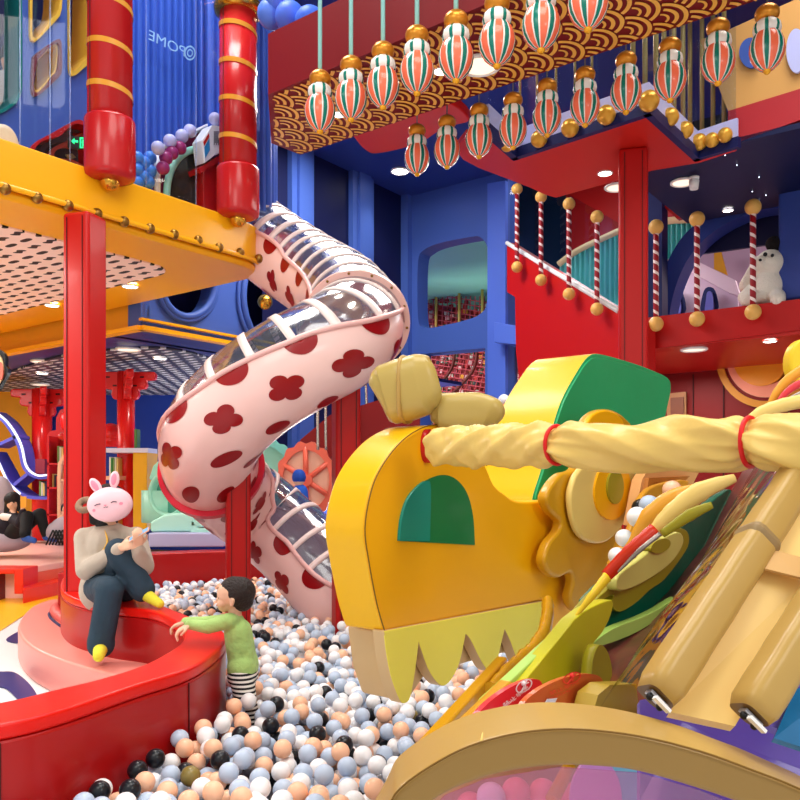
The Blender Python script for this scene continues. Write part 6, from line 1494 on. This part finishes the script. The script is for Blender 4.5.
# ---- far persons
def lounger_():
    t = T('person', 'person with long black hair in dark clothes reclining at the left edge', 'person', W(15, 543, 11)); d = 11.0
    h = W(13, 503, d); n = W(12, 514, d); c_ = W(8, 527, d); hp = W(8, 538, d); k1 = W(40, 514, d-.1); k2 = W(27, 517, d-.3); a1 = W(46, 537, d-.2); a2 = W(25, 538, d-.5); e = W(20, 524, d-.3); w_ = W(23, 508, d-.3)
    clay('body', [(hp, c_, .12, .13), (c_, n, .12, .05), (n, h, .05, .05), (h-ZD*.02, h+ZD*.04, .085, .09), (n, e, .06, .04), (e, w_, .04, .03), (hp, k1, .08, .055), (hp, k2, .08, .055), (k1, a1, .05, .035), (k2, a2, .05, .035), (a1, a1+Vector((.1, -.05, -.02)), .035, .03), (a2, a2+Vector((.12, -.05, -.02)), .035, .03), (w_, w_+Vector((.02, -.02, .06)), .03, .02), (h+Vector((.02, -.085, -.02)), h+Vector((.02, -.1, -.03)), .015, .012)], SKIN, t, .014, 3)
    clay('jacket', [(hp, c_, .15, .17), (c_, n-ZD*.03, .16, .09), (n-ZD*.05, e, .1, .065), (e, w_-ZD*.05, .062, .05)], mat('jacket_black', (26, 22, 34), .8, bump=.3), t, .018, 3)
    clay('trousers', [(hp, k1, .12, .085), (hp, k2, .12, .09), (k1, a1+ZD*.03, .08, .06), (k2, a2+ZD*.05, .085, .07)], mat('trousers_black', (22, 24, 28), .8, bump=.3), t, .018, 3)
    SO = mat('sock_blue', (50, 90, 170), .8)
    for a in (a1, a2): clay('sock', [(a, a+Vector((.14, -.05, -.03)), .05, .04)], SO, t, .012, 2)
    clay('hair', [(h+Vector((-.02, .03, .05)), h+Vector((-.06, .03, -.16)), .1, .08), (h+Vector((.0, .0, .06)), h+Vector((-.02, 0, .05)), .1, .1), (h+Vector((.07, -.0, .0)), h+Vector((.09, 0, -.1)), .04, .03)], HAIR, t, .014, 3)
    clay('collar', [(n+Vector((-.06, -.12, -.03)), n+Vector((.06, -.13, -.05)), .05, .05)], WHITE, t, .012, 2)
    for x in (-.03, .035): g = MB(); g.sphere(h+Vector((x+.02, -.088, .01)), .011, 8, 6); g.build('eye', BLACK, t)
    g = MB(); g.box(w_+Vector((.03, -.05, .08)), (.08, .012, .15), (XD, YD, ZD)); o = g.build('phone', mat('phone_orange', (244, 176, 60), .4), bevel=.004); tag(o, 'orange phone held by the person reclining at far left', 'phone')
    g = MB(); c = W(2, 540, d+.1); g.sphere(c, 1, 24, 16, sc=(.40, .35, .17)); g.sphere(W(0, 505, d+.25), 1, 20, 14, sc=(.22, .12, .42)); o = g.build('beanbag', mat('beanbag_grey', (176, 166, 178), .7, bump=.3)); remesh(o, .03, 4); tag(o, 'pale grey beanbag under the reclining person at the left edge', 'beanbag')
lounger_()
def second():
    t = T('person', 'person lying with a raised arm behind the second grey beanbag, half hidden by the post', 'person', W(68, 530, 11.6)); d = 11.5
    h = W(68, 511, d)
    clay('body', [(h, h+ZD*.03, .08, .085), (h-ZD*.1, h+Vector((.1, .1, -.2)), .06, .12), (W(72, 522, d), W(60, 520, d-.2), .05, .04), (W(60, 520, d-.2), W(69, 509, d-.25), .036, .028)], SKIN, t, .014, 3)
    clay('hair', [(h+Vector((0, .02, .05)), h+Vector((-.02, .02, .04)), .09, .09)], HAIR, t, .014, 2)
    clay('grey_top', [(h+Vector((.02, .05, -.15)), h+Vector((.2, .2, -.25)), .12, .16)], mat('top_grey', (150, 150, 160), .8), t, .02, 2)
    g = MB(); g.sphere(W(62, 533, 11.0), 1, 24, 16, sc=(.22, .3, .18)); g.sphere(W(68, 530, 11.1), 1, 24, 16, sc=(.24, .3, .2)); o = g.build('beanbag', MATS['beanbag_grey']); remesh(o, .03, 4); tag(o, 'grey beanbag with black netting just left of the front red post', 'beanbag')
    g = MB()
    for i in range(7):
        for sg in (-1, 1):
            a = W(53+i*3.2, 530, 10.66); b = W(53+i*3.2+sg*7, 545, 10.66); g.tube([a, b], .012, 5)
    tag(g.build('net_bag', BLACK), 'black criss-cross net bag in front of the grey beanbag', 'net bag')
second()
def window_person():
    t = T('person', 'person in a black cap and pale shirt standing behind the teal window', 'person', pu(-7.2).hit(12, 140)); P = lambda x, y: pu(-7.2).hit(x, y)
    h = P(11, 62)
    clay('body', [(h-ZD*.03, h+ZD*.04, .08, .09), (P(10, 80), h, .055, .05), (P(8, 125), P(10, 86), .14, .14), (P(8, 125), P(8, 170), .13, .1), (P(16, 90), P(17, 110), .05, .04), (P(4, 92), P(4, 112), .05, .04)], SKIN, t, .016, 3)
    clay('shirt', [(P(8, 135), P(10, 90), .17, .17), (P(15, 90), P(17, 106), .07, .06), (P(4, 90), P(3, 110), .07, .06)], mat('shirt_pale', (214, 210, 206), .8, bump=.3), t, .02, 3)
    clay('cap', [(h+ZD*.05, h+ZD*.07, .098, .09), (h+ZD*.04+Vector((.05, -.08, 0)), h+ZD*.04+Vector((.09, -.12, 0)), .035, .03)], BLACK, t, .012, 2)
window_person()
def small_kid():
    t = T('child', 'small child in blue and yellow clothes playing behind the lower slide', 'child', W(305, 520, 9.9)); d = 9.9; h = W(299, 480, d)
    clay('body', [(h, h+ZD*.02, .075, .08), (h-ZD*.05, W(300, 495, d), .04, .07), (W(300, 495, d), W(301, 515, d), .08, .09), (W(301, 515, d), W(292, 528, d-.1), .05, .04), (W(303, 515, d), W(310, 528, d-.1), .05, .04), (W(297, 492, d), W(286, 492, d-.2), .035, .03)], SKIN, t, .014, 3)
    clay('blue_top', [(W(300, 492, d), W(301, 512, d), .1, .11), (W(297, 492, d), W(289, 490, d-.15), .05, .045)], mat('top_blue', (30, 90, 200), .8), t, .016, 2)
    clay('cap', [(h+ZD*.03, h+ZD*.05, .088, .085)], mat('cap_blue', (20, 70, 170), .7), t, .012, 2)
    clay('yellow_trousers', [(W(301, 512, d), W(292, 527, d-.1), .07, .055), (W(303, 512, d), W(310, 527, d-.1), .07, .055)], mat('cap_yellow', (236, 200, 60), .7), t, .014, 2)
small_kid()
